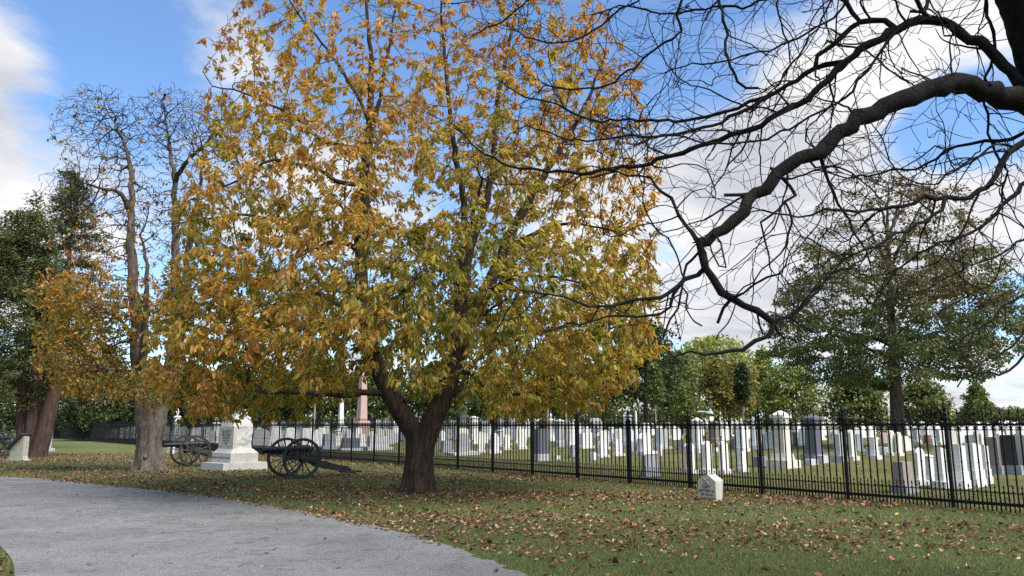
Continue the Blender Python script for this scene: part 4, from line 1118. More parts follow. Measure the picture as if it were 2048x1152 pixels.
def scroll_mesh(n):
    """onion scrolls over the top rail, arches below it and the curls between the short pickets"""
    bm = bmesh.new()
    for k in range(n):
        x = (k + 0.5) * PITCHX if n == 14 else k * PITCHX
        for s in (-1, 1):
            pts = [(x + s * px_, 0, z) for px_, z in ((0.012, 2.235), (0.045, 2.205), (0.066, 2.165), (0.060, 2.125), (0.036, 2.112), (0.026, 2.135))]
            add_tube(bm, pts, 0.0105, 4)
        xm = x + PITCHX / 2
        a = arc(xm, 1.985, PITCHX / 2 - 0.02, 0, 180, 7)
        add_tube(bm, [(xm + 0.045, 0, 1.975)] + [(xm + 0.066, 0, 1.955)] + a + [(xm - 0.066, 0, 1.955), (xm - 0.045, 0, 1.975)], 0.0105, 4)
        for s in (-1, 1):
            add_tube(bm, [(xm + s * 0.012, 0, 0.52), (xm + s * 0.03, 0, 0.46), (xm + s * 0.055, 0, 0.445), (xm + s * 0.06, 0, 0.475)], 0.0075, 4)
    return bm_mesh('scrollwork', bm, IRON)
def post_mesh():
    bm = bmesh.new()
    add_box(bm, 0, 0, -0.05, 0.075, 0.075, 2.29)
    return bm_mesh('post', bm, IRON, bevel=0.012)
def finial_mesh():
    bm = bmesh.new()
    add_lathe(bm, [(0.085, 2.24), (0.085, 2.27), (0.045, 2.29), (0.040, 2.33), (0.075, 2.36), (0.030, 2.39), (0.034, 2.43), (0.062, 2.49), (0.05, 2.55), (0.004, 2.70)], 10)
    return bm_mesh('finial', bm, IRON)
def rail_mesh(z, w, h):
    bm = bmesh.new(); add_box(bm, 2.75 / 2, 0, z - h / 2, 2.75 - 0.07, w, h)
    return bm_mesh('rail', bm, IRON, bevel=0.004)
fence = thing('iron_fence', 'black wrought iron fence with spear pickets running along the cemetery edge', 'fence', (FP0[0], FP0[1], 0), math.atan2(FD[1], FD[0]))
pk, sh, scw, pst, fin = picket_mesh(), short_mesh(), scroll_mesh(14), post_mesh(), finial_mesh()
rails = [rail_mesh(2.085, 0.05, 0.055), rail_mesh(0.20, 0.055, 0.075), rail_mesh(0.47, 0.018, 0.018), rail_mesh(1.955, 0.016, 0.016)]
PV, PQ, PT = [], [], []
def mesh_arr(me):
    v = np.empty(len(me.vertices) * 3, np.float32); me.vertices.foreach_get('co', v)
    return v.reshape(-1, 3), [list(p.vertices) for p in me.polygons]
pkv, pkf = mesh_arr(pk); shv, shf = mesh_arr(sh)
far_v, far_f, off = [], [], 0
cnt = 0
for i in range(-1, 60):
    s0 = i * 2.75
    o = link('post', pst, fence, (s0, 0, 0)); link('finial', fin, o)
    for r in rails: link('rail', r, fence, (s0, 0, 0))
    if i < 24: link('scrollwork', scw, fence, (s0, 0, 0), kind='stuff')
    for k in range(14):
        xl = s0 + (k + 0.5) * PITCHX; xs = s0 + (k + 1.0) * PITCHX
        if cnt < 300:
            link('picket', pk, fence, (xl, 0, 0))
            if k < 13: link('short_picket', sh, fence, (xs, 0, 0))
        else:
            far_v.append(pkv + np.array([xl, 0, 0])); far_f += [[a + off for a in f] for f in pkf]; off += len(pkv)
            if k < 13: far_v.append(shv + np.array([xs, 0, 0])); far_f += [[a + off for a in f] for f in shf]; off += len(shv)
        cnt += 1
me = bpy.data.meshes.new('far_pickets'); me.from_pydata(np.concatenate(far_v).tolist(), [], far_f); me.materials.append(IRON)
link('far_pickets', me, fence, kind='stuff')

# ------------------------------------------------------------------ text
def text_mesh(s, size, extrude=0.0, mat=INK, bold=0.0):
    cu = bpy.data.curves.new('inscription', 'FONT'); cu.body = s; cu.size = size; cu.align_x = 'CENTER'; cu.align_y = 'CENTER'
    cu.extrude = max(extrude, 0.002); cu.offset = bold; cu.resolution_u = 3
    o = bpy.data.objects.new('inscription', cu); C.objects.link(o)
    dg = bpy.context.evaluated_depsgraph_get()
    me = bpy.data.meshes.new_from_object(o.evaluated_get(dg)); me.name = 'inscription'
    bpy.data.objects.remove(o); me.materials.clear(); me.materials.append(mat)
    return me

# ------------------------------------------------------------------ cannons
def make_cannon(label):
    """local: barrel points to -x, wheels at +-y, ground z=0"""
    t = thing('cannon', label, 'cannon', group='cannons on the lawn')
    R = 0.725; zc = R
    Mx = Matrix.Rotation(-math.pi / 2, 4, 'Y')     # lathe axis z -> -x
    bm = bmesh.new()
    Mb = Matrix.Translation((0.0, 0, zc + 0.30)) @ Matrix.Rotation(math.radians(-1), 4, 'Y') @ Mx
    prof = [(0.02, -0.76), (0.055, -0.745), (0.06, -0.70), (0.04, -0.67), (0.075, -0.64), (0.135, -0.60), (0.150, -0.52), (0.152, -0.2), (0.140, 0.05), (0.125, 0.3), (0.108, 0.65), (0.098, 1.0), (0.094, 1.19), (0.094, 1.205), (0.05, 1.21), (0.05, 1.0)]
    add_lathe(bm, prof, 20, M=Mb)
    b = link('barrel', bm_mesh('barrel', bm, GUNMETAL, True), t)
    bm = bmesh.new(); add_tube(bm, [(-0.06, -0.29, zc + 0.29), (-0.06, 0.29, zc + 0.29)], 0.05, 12)
    link('trunnion', bm_mesh('trunnion', bm, GUNMETAL), b)
    # axle
    bm = bmesh.new(); add_box(bm, 0, 0, zc - 0.09, 0.15, 1.22, 0.17); add_tube(bm, [(0, -0.86, zc), (0, 0.86, zc)], 0.04, 8)
    link('axle', bm_mesh('axle', bm, CARRIAGE), t)
    # cheeks
    for s in (-1, 1):
        bm = bmesh.new()
        add_prism(bm, [(-0.28, zc + 0.10), (-0.24, zc + 0.26), (0.02, zc + 0.30), (0.25, zc + 0.12), (0.75, zc + 0.04), (0.85, zc - 0.22), (0.3, zc - 0.10), (-0.22, zc - 0.02)], s * 0.18 - 0.04, s * 0.18 + 0.04)
        link('cheek', bm_mesh('cheek', bm, CARRIAGE, bevel=0.01), t)
    # trail
    bm = bmesh.new()
    x0, z0, x1, z1 = 0.20, zc + 0.06, 2.45, 0.13
    for s in (-1, 1): pass
    vs = []
    for (x, z, hw, hh) in ((x0, z0, 0.14, 0.13), (1.0, zc - 0.24, 0.14, 0.13), (2.1, 0.22, 0.11, 0.11), (x1, 0.10, 0.09, 0.06)):
        vs.append([bm.verts.new((x, a * hw, z + b_ * hh)) for a, b_ in ((-1, -1), (1, -1), (1, 1), (-1, 1))])
    for i in range(3):
        for k in range(4): bm.faces.new((vs[i][k], vs[i][(k + 1) % 4], vs[i + 1][(k + 1) % 4], vs[i + 1][k]))
    bm.faces.new(vs[0]); bm.faces.new(vs[-1][::-1])
    tr = link('trail', bm_mesh('trail', bm, CARRIAGE, bevel=0.012), t)
    for xx in (1.25, 1.95):
        f = (xx - 1.0) / 1.1; zz = (zc - 0.24) * (1 - f) + 0.22 * f; hw = 0.14 * (1 - f) + 0.11 * f + 0.008; hh = (0.13 * (1 - f) + 0.11 * f) + 0.012
        bm = bmesh.new(); add_box(bm, 0, 0, -hh, 0.13, 2 * hw, 2 * hh)
        link('trail_band', bm_mesh('trail_band', bm, CARRIAGE_IRON), tr, (xx, 0, zz), (0, math.radians(24), 0))
    bm = bmesh.new(); add_tube(bm, [(2.40, 0, 0.14), (2.62, 0, 0.16), (2.80, 0, 0.12)], [0.045, 0.05, 0.02], 8)
    link('lunette', bm_mesh('lunette', bm, CARRIAGE_IRON), tr)
    for s in (-1, 1):
        bm = bmesh.new(); add_tube(bm, [(1.95, s * 0.11, 0.30), (1.97, s * 0.19, 0.38), (2.2, s * 0.19, 0.30), (2.22, s * 0.11, 0.22)], 0.014, 6)
        link('trail_handle', bm_mesh('trail_handle', bm, CARRIAGE_IRON), tr)
    bm = bmesh.new(); add_tube(bm, [(0.62, 0, zc - 0.1), (0.62, 0, zc + 0.22)], 0.028, 8); add_tube(bm, [(0.62 + 0.12, 0, zc), (0.62 - 0.12, 0, zc)], 0.014, 6); add_tube(bm, [(0.62, 0.12, zc), (0.62, -0.12, zc)], 0.014, 6)
    link('elevating_screw', bm_mesh('elevating_screw', bm, CARRIAGE_IRON), t)
    # wheels
    def rimring(bm, r0, r1, w, n=42):
        rings = []
        for k in range(n):
            a = 2 * math.pi * k / n; ca, sa = math.cos(a), math.sin(a)
            rings.append([bm.verts.new((r * ca, y, r * sa)) for r, y in ((r0, -w), (r1, -w), (r1, w), (r0, w))])
        for k in range(n):
            A, B = rings[k], rings[(k + 1) % n]
            for j in range(4): bm.faces.new((A[j], A[(j + 1) % 4], B[(j + 1) % 4], B[j]))
    bm = bmesh.new(); rimring(bm, R - 0.10, R - 0.012, 0.035); rim_me = bm_mesh('rim', bm, CARRIAGE, bevel=0.006)
    bm = bmesh.new(); rimring(bm, R - 0.0118, R, 0.037); tyre_me = bm_mesh('tyre', bm, CARRIAGE_IRON)
    bm = bmesh.new(); add_lathe(bm, [(0.075, -0.19), (0.085, -0.18), (0.095, -0.10), (0.125, -0.05), (0.125, 0.05), (0.10, 0.12), (0.10, 0.15), (0.06, 0.16)], 16, M=Matrix.Rotation(math.pi / 2, 4, 'X')); hub_me = bm_mesh('hub', bm, CARRIAGE_IRON, False)
    bm = bmesh.new(); add_tube(bm, [(0, 0, 0.10), (0, 0, 0.30), (0, 0, R - 0.095)], [0.030, 0.022, 0.024], 6); spoke_me = bm_mesh('spoke', bm, CARRIAGE)
    for s in (-1, 1):
        w = bpy.data.objects.new('wheel', None); C.objects.link(w); w.parent = t; w.location = (0, s * 0.80, zc); w.rotation_euler = (0, 0.11 * s, 0 if s < 0 else math.pi)
        link('rim', rim_me, w); link('tyre', tyre_me, w); link('hub', hub_me, w)
        for k in range(14): link('spoke', spoke_me, w, rot=(0, 2 * math.pi * k / 14, 0))
    return t
def copy_tree(o, parent=None):
    c = o.copy(); C.objects.link(c); c.parent = parent
    for ch in list(o.children): copy_tree(ch, c)
    return c
can = make_cannon('black cannon on grey wheels with its trail toward the big tree trunk')
can_ang = math.radians(37)
def place_cannon(o, u, v, ang):
    o.scale = (1.09, 1.09, 1.09)
    x, y, _ = ghit(u, v)                         # foot of the near wheel
    # near wheel is at local y = -0.76
    o.rotation_euler = (0, 0, ang); a = Vector((math.sin(ang) * 0.80, -math.cos(ang) * 0.80))
    o.location = (x - a.x, y - a.y, 0)
place_cannon(can, 601, 958, can_ang)
c2 = copy_tree(can); c2['label'] = 'black cannon between the grey tree trunk and the pale monument'; place_cannon(c2, 387, 934, can_ang)
c3 = copy_tree(can); c3['label'] = 'cannon partly hidden behind the wayside panel at the left edge'
c3.rotation_euler = (0, 0, can_ang + 0.25); q = ghit(8, 906); c3.location = (q[0] - 0.6, q[1] + 0.3, 0)

# ------------------------------------------------------------------ monument
MROT = math.radians(50)      # local +x runs along the right-hand face, local -x is the lettered front
def rocky(bm, amount, seed, cuts=5, keep=None):
    bmesh.ops.subdivide_edges(bm, edges=bm.edges[:], cuts=cuts, use_grid_fill=True)
    r = random.Random(seed)
    from mathutils import noise
    for v in bm.verts:
        k = 1.0 if keep is None else keep(v.co)
        n = noise.noise_vector(v.co * 2.3 + Vector((seed, 0, 0))) * 0.7 + noise.noise_vector(v.co * 6.0 + Vector((0, seed, 0))) * 0.4
        v.co += n * amount * k
mx, my, _ = ghit(446, 943)
mon = thing('monument', 'pale rough topped granite monument with lettered front between two cannons', 'monument', (mx - 0.03, my + 1.52, 0), MROT)
S = MS['monument']
bm = bmesh.new(); add_box(bm, 0, 0, -0.05, 2.30, 2.0, 0.40); link('plinth', bm_mesh('plinth', bm, S, bevel=0.015), mon)
bm = bmesh.new(); add_box(bm, 0, 0, 0.35, 1.44, 1.68, 0.44); add_box(bm, 0, 0, 0.79, 1.44, 1.68, 0.20, 0.72, 0.78)
tier = link('tier', bm_mesh('tier', bm, S, bevel=0.0), mon)
HB = 0.99
bm = bmesh.new(); add_box(bm, -0.42, 0, HB, 0.20, 1.28, 1.04); slab = link('front_slab', bm_mesh('front_slab', bm, S, bevel=0.008), mon)
bm = bmesh.new(); add_box(bm, 0.06, 0, HB, 0.88, 1.22, 1.06, 0.96, 0.96)
rocky(bm, 0.085, 3, 7, lambda c: 0.25 if c.z < HB + 0.05 else (0.5 if c.x < -0.3 else 1.0)); link('rock_body', bm_mesh('rock_body', bm, MS['rock']), mon)
bm = bmesh.new(); add_box(bm, -0.02, 0, HB + 1.0, 1.0, 1.24, 0.50, 0.84, 0.80, 0.04); add_box(bm, 0.05, 0.05, HB + 1.40, 0.80, 0.90, 0.46, 0.62, 0.66, 0.02)
rocky(bm, 0.05, 9, 6); link('rock_top', bm_mesh('rock_top', bm, MS['rock']), mon)
# recessed panel border and letters on the front slab (local -x face)
XF = -0.521
for (y, z, sy, sz) in ((0, HB + 0.90, 1.04, 0.03), (0, HB + 0.13, 1.04, 0.03), (-0.52, HB + 0.515, 0.03, 0.74), (0.52, HB + 0.515, 0.03, 0.74)):
    bm = bmesh.new(); add_box(bm, XF, y, z - sz / 2, 0.02, sy, sz); link('panel_moulding', bm_mesh('panel_moulding', bm, S, bevel=0.005), slab)
RF = (math.pi / 2, 0, -math.pi / 2)
for k, (s, sz) in enumerate((('BATTERY H', 0.14), ('FIRST OHIO', 0.145), ('ARTILLERY', 0.14), ('JULY 2 & 3', 0.13), ('1863', 0.13))):
    link('inscription', text_mesh(s, sz, 0.002, INK, 0.004), slab, (XF - 0.001, 0, HB + 0.78 - k * 0.135), RF)
link('inscription', text_mesh('ERECTED BY THE STATE OF OHIO', 0.105, 0.002, INK, 0.004), tier, (-0.722, 0, 0.57), RF)

# ------------------------------------------------------------------ left battery marker stone
lx, ly, _ = ghit(1426, 1003)
mk = thing('marker_stone', 'small white flank marker with crossed cannons and LEFT lettering before the fence', 'marker', (lx - 0.13, ly + 0.12, 0), math.radians(-40))
bm = bmesh.new(); hw = 0.27
add_prism(bm, [(-hw, -0.05), (hw, -0.05), (hw, 0.53), (0.06, 0.70), (-0.06, 0.70), (-hw, 0.55)], 0.0, 0.40)
bmesh.ops.subdivide_edges(bm, edges=[e for e in bm.edges if abs(e.verts[0].co.y - e.verts[1].co.y) > 0.1], cuts=3)
bmesh.ops.triangulate(bm, faces=[f for f in bm.faces if len(f.verts) > 4])
from mathutils import noise as mnoise
for v in bm.verts:
    if v.co.y > 0.05: v.co += mnoise.noise_vector(v.co * 7) * 0.06
body = link('stone_body', bm_mesh('stone_body', bm, MS['marker']), mk)
bm = bmesh.new(); add_box(bm, 0, -0.004, 0.0, 2 * hw - 0.02, 0.008, 0.10); link('soil_splash', bm_mesh('soil_splash', bm, SOILED), body)
for s in (-1, 1):
    bm = bmesh.new(); add_tube(bm, [(0, 0, -0.11), (0, 0, 0.06), (0, 0, 0.11)], [0.017, 0.013, 0.015], 8)
    link('crossed_cannon', bm_mesh('crossed_cannon', bm, MS['marker']), mk, (-0.01, -0.008 - (0.008 if s > 0 else 0), 0.54), (0, s * math.radians(42), 0))
for s, sz, z in (('LEFT', 0.10, 0.375), ('BATTERY H.', 0.088, 0.275), ('1ST O.L.A.', 0.088, 0.175)):
    link('inscription', text_mesh(s, sz, 0.002, INK, 0.003), mk, (0, -0.003, z), (math.pi / 2, 0, 0))

# small right-flank stone behind the left cannon
sx, sy, _ = ghit(338, 908)
ws = thing('marker_stone', 'small pale marker stone glimpsed through the left cannon wheel', 'marker', (sx, sy, 0), math.atan2(-0.4, 0.9))
bm = bmesh.new(); add_prism(bm, [(-0.24, -0.05), (0.24, -0.05), (0.24, 0.46), (0.05, 0.60), (-0.05, 0.60), (-0.24, 0.46)], 0, 0.3)
link('stone_body', bm_mesh('stone_body', bm, MS['monument'], bevel=0.01), ws)

# ------------------------------------------------------------------ wayside exhibit at the left edge
wx, wy, _ = ghit(25, 923)
way = thing('wayside_exhibit', 'tilted dark information panel on a flared concrete pedestal at left edge', 'sign', (wx, wy + 0.4, 0), math.radians(-8))
bm = bmesh.new()
prof = [(-0.68, 0.0), (0.70, 0.0), (0.70, 0.07), (0.56, 0.12), (0.50, 0.30), (0.48, 1.42), (0.40, 1.45), (-0.30, 0.75), (-0.33, 0.35), (-0.42, 0.13), (-0.68, 0.06)]
add_prism(bm, prof, -0.22, 0.22); link('pedestal', bm_mesh('pedestal', bm, CONCRETE, bevel=0.012), way)
bm = bmesh.new(); add_box(bm, 0, 0, -0.03, 1.32, 1.0, 0.06); pl = link('panel', bm_mesh('panel', bm, PANEL_DARK, bevel=0.008), way, (0.03, -0.05, 1.14), (0, -math.radians(45), 0))
bm = bmesh.new(); add_box(bm, 0, 0, 0.031, 1.20, 0.88, 0.003); link('panel_face', bm_mesh('panel_face', bm, PANEL_DARK), pl)

# lone stake light beside the grey trunk
qx, qy, _ = ghit(257, 941)
st = thing('ground_stake', 'small metal stake with flat cap standing left of grey trunk', 'stake', (qx, qy, 0))
bm = bmesh.new(); add_tube(bm, [(0, 0, -0.05), (0.02, 0, 0.40)], 0.022, 6); link('stem', bm_mesh('stem', bm, plain('weathered_metal', (0.16, 0.15, 0.14), 0.6)), st)
bm = bmesh.new(); add_lathe(bm, [(0.05, 0.40), (0.065, 0.42), (0.05, 0.46), (0.02, 0.47)], 10, 0.02, 0); link('cap', bm_mesh('cap', bm, MS['light']), st)
# far sign on a post inside the cemetery
fx = at(1403, 824, 70)
fs = thing('sign_post', 'white bar sign on a dark post among the headstones', 'sign', (fx[0], 70, float(gz(fx[0], 70))))
zz = fx[2] - float(gz(fx[0], 70))
bm = bmesh.new(); add_tube(bm, [(0, 0, -0.05), (0, 0, zz)], 0.05, 8); link('post', bm_mesh('post', bm, POST_BROWN), fs)
bm = bmesh.new(); add_box(bm, 0, 0, zz, 0.66, 0.06, 0.11); link('board', bm_mesh('board', bm, SIGN_WHITE), fs)

# worn soil round the foot of the trees
def soil(u, v, rx, ry, nm):
    x, y, _ = ghit(u, v); r = random.Random(int(u)); n = 40
    V = [(x, y, 0.006)] + [(x + rx * math.cos(2 * math.pi * k / n) * f, y + ry * math.sin(2 * math.pi * k / n) * f, 0.006) for k in range(n) for f in [r.uniform(0.75, 1.2)]]
    o = link(nm, npmesh(nm, V, None, [(0, 1 + k, 1 + (k + 1) % n) for k in range(n)], mat=SOILM), None, kind='structure')
SOILM = plain('bare_soil', (0.085, 0.058, 0.040), 0.95, 0.0, 0.45, 7, 0.02)
soil(836, 984, 1.5, 1.0, 'soil_patch'); soil(60, 914, 3.6, 1.6, 'soil_patch'); soil(297, 942, 1.2, 0.8, 'soil_patch')

# ------------------------------------------------------------------ headstones
SROT = math.atan2(FN[1], FN[0])
def stone(kind, u, vb, vt, w, tone, label, bw=None, dr=None, name=None, group='headstones behind the fence', rot=None, tone2=None, bh=None, pos=None, seed=0):
    r = random.Random(int(u * 13 + vb * 7) + seed)
    if pos is None:
        x, y, zg = ghit(u, vb)
        while FN @ np.array([x, y]) - FOFF < 2.0: x, y = x * 1.02, y * 1.02
        zg = float(gz(x, y)); zt = z_for_v(x, y, vt); Wp = w * fwd(x, y, zg) / FPX; H = zt - zg
    else: x, y, zg, H, Wp = pos
    rz = SROT + (r.uniform(-0.07, 0.07) if rot is None else rot)
    dr = dr or dict(tab=0.2, gab=0.2, flat=0.22, die=0.5, ped=1.0, obe=1.0, urn=1.0, cross=0.3, slant=0.6, low=0.6, cap=0.85)[kind]
    ray = np.array([x, y]) / math.hypot(x, y); ax = np.array([math.cos(rz), math.sin(rz)]); ay = np.array([-ax[1], ax[0]])
    cx = abs(ax[0] * ray[1] - ax[1] * ray[0]); cy = abs(ay[0] * ray[1] - ay[1] * ray[0])
    W = Wp / (cx + dr * cy); T = dr * W
    W = min(max(W, 0.25), 3.0); T = max(T, 0.09)
    nm = name or dict(tab='headstone', gab='headstone', flat='headstone', die='granite_headstone', ped='pedestal_monument', obe='obelisk', urn='urn_monument', cross='stone_cross', slant='headstone', low='footstone', cap='capped_headstone')[kind]
    t = thing(nm, label, 'obelisk' if kind == 'obe' else 'gravestone', (x, y, zg), rz, group)
    if abs(t.rotation_euler[1]) < 1 and kind in ('tab', 'gab', 'flat'): t.rotation_euler = (r.gauss(0, 0.022), r.gauss(0, 0.028), rz)
    m = MS[tone]; m2 = MS[tone2] if tone2 else m
    B = bw or dict(tab=1.35, gab=1.35, flat=1.3, die=1.3, ped=1.5, obe=1.8, urn=1.6, cross=1.8, slant=1.35, low=1.0, cap=1.35)[kind]
    b_h = bh if bh is not None else dict(tab=0.14, gab=0.14, flat=0.14, die=0.22, ped=0.14, obe=0.10, urn=0.12, cross=0.25, slant=0.18, low=0.0, cap=0.16)[kind]
    b_h *= H
    bv = 0.012 if y < 60 else 0.0
    def part(nm, f, mm=None, smooth=False, bevel=bv):
        bm = bmesh.new(); f(bm); return link(nm, bm_mesh(nm, bm, mm or m, smooth, bevel), t)
    pad = (B - 1) * W
    if b_h > 0:
        part('base', lambda bm: add_box(bm, 0, 0, -0.08, W + pad, T + pad * (0.8 if T < W * .4 else 1.0), b_h + 0.08), m2)
    z = b_h; h = H - z; hw = W / 2
    if kind == 'tab':
        rr = min(hw, h * 0.3); sh = r.choice((0, 0, 1))
        top = [(hw * math.cos(a), H - rr + rr * math.sin(a)) for a in np.linspace(0, math.pi, 9)]
        if sh: top = [(hw, H - rr * 0.8), (hw * 0.86, H - rr * 0.8)] + [(hw * 0.8 * math.cos(a), H - rr * 0.75 + rr * 0.75 * math.sin(a)) for a in np.linspace(0.15, math.pi - 0.15, 7)] + [(-hw * 0.86, H - rr * 0.8), (-hw, H - rr * 0.8)]
        part('tablet', lambda bm: add_prism(bm, [(-hw, z)] + [(hw, z)] + top, -T / 2, T / 2))
    elif kind == 'gab':
        part('tablet', lambda bm: add_prism(bm, [(-hw, z), (hw, z), (hw, H - hw * 0.75), (hw * 0.55, H - hw * 0.25), (0, H), (-hw * 0.55, H - hw * 0.25), (-hw, H - hw * 0.75)], -T / 2, T / 2))
    elif kind == 'flat':
        part('tablet', lambda bm: add_box(bm, 0, 0, z, W, T, h))
    elif kind == 'low':
        part('block', lambda bm: add_box(bm, 0, 0, -0.05, W, T, H + 0.05, 0.96, 0.96))
    elif kind == 'die':
        def f(bm):
            add_box(bm, 0, 0, z, W, T, h, 0.94, 0.9)
        part('die', f, bevel=0.02 if y < 70 else 0)
    elif kind == 'slant':
        h1 = h * 0.24
        part('plinth', lambda bm: add_box(bm, 0, 0, z, W * 1.16, T * 1.16, h1), m2)
        def f(bm):
            vs = add_box(bm, 0, 0, z + h1, W, T, h - h1)
            for v in vs[4:]:
                if v.co.x > 0: v.co.z -= 0.16 * W
        part('die', f)
    elif kind in ('ped', 'cap'):
        h1 = h * (0.13 if kind == 'ped' else 0.10); hc = h * (0.15 if kind == 'ped' else 0.12)
        part('plinth', lambda bm: add_box(bm, 0, 0, z, W * 1.28, T * 1.28, h1, 0.86, 0.86))
        part('die', lambda bm: add_box(bm, 0, 0, z + h1, W, T, h - h1 - hc, 0.95, 0.95))
        zc_ = z + h - hc
        part('cap', lambda bm: (add_box(bm, 0, 0, zc_, W * 1.18, T * 1.18, hc * 0.35), add_box(bm, 0, 0, zc_ + hc * 0.35 + 0.002, W * 1.12, T * 1.12, hc * 0.64, 0.12, 0.12)), bevel=0)
    elif kind == 'obe':
        h1 = h * 0.22
        part('pedestal', lambda bm: (add_box(bm, 0, 0, z, W * 1.25, T * 1.25, h1 * 0.8), add_box(bm, 0, 0, z + h1 * 0.8 + 0.002, W * 1.45, T * 1.45, h1 * 0.2, 0.8, 0.8)), m2, bevel=0)
        zs = z + h1 + 0.004; hs = h - h1
        part('shaft', lambda bm: add_box(bm, 0, 0, zs, W * 0.85, T * 0.85, hs * 0.9, 0.66, 0.66))
        part('pyramidion', lambda bm: add_box(bm, 0, 0, zs + hs * 0.9, W * 0.85 * 0.66, T * 0.85 * 0.66, hs * 0.1, 0.05, 0.05), bevel=0)
    elif kind == 'urn':
        h1 = h * 0.12
        part('plinth', lambda bm: add_box(bm, 0, 0, z, W * 1.25, T * 1.25, h1, 0.85, 0.85))
        hs = h * 0.58
        part('shaft', lambda bm: add_box(bm, 0, 0, z + h1, W, T, hs, 0.78, 0.78))
        part('cap', lambda bm: add_box(bm, 0, 0, z + h1 + hs, W * 1.05, T * 1.05, h * 0.05, 0.7, 0.7), bevel=0)
        z2 = z + h1 + hs + h * 0.05; hu = H - z2; k = W * 0.40
        part('urn', lambda bm: add_lathe(bm, [(k * .55, z2), (k * .28, z2 + hu * .15), (k * .8, z2 + hu * .45), (k * .85, z2 + hu * .6), (k * .35, z2 + hu * .75), (k * .4, z2 + hu * .82), (k * .12, z2 + hu * .93), (0.01, H)], 10), smooth=True, bevel=0)
    elif kind == 'cross':
        aw = W * 0.32
        part('cross', lambda bm: add_prism(bm, [(-aw / 2, z), (aw / 2, z), (aw / 2, z + h * .56), (hw, z + h * .56), (hw, z + h * .56 + aw), (aw / 2, z + h * .56 + aw), (aw / 2, H), (-aw / 2, H), (-aw / 2, z + h * .56 + aw), (-hw, z + h * .56 + aw), (-hw, z + h * .56), (-aw / 2, z + h * .56)], -T / 2, T / 2))
    return t

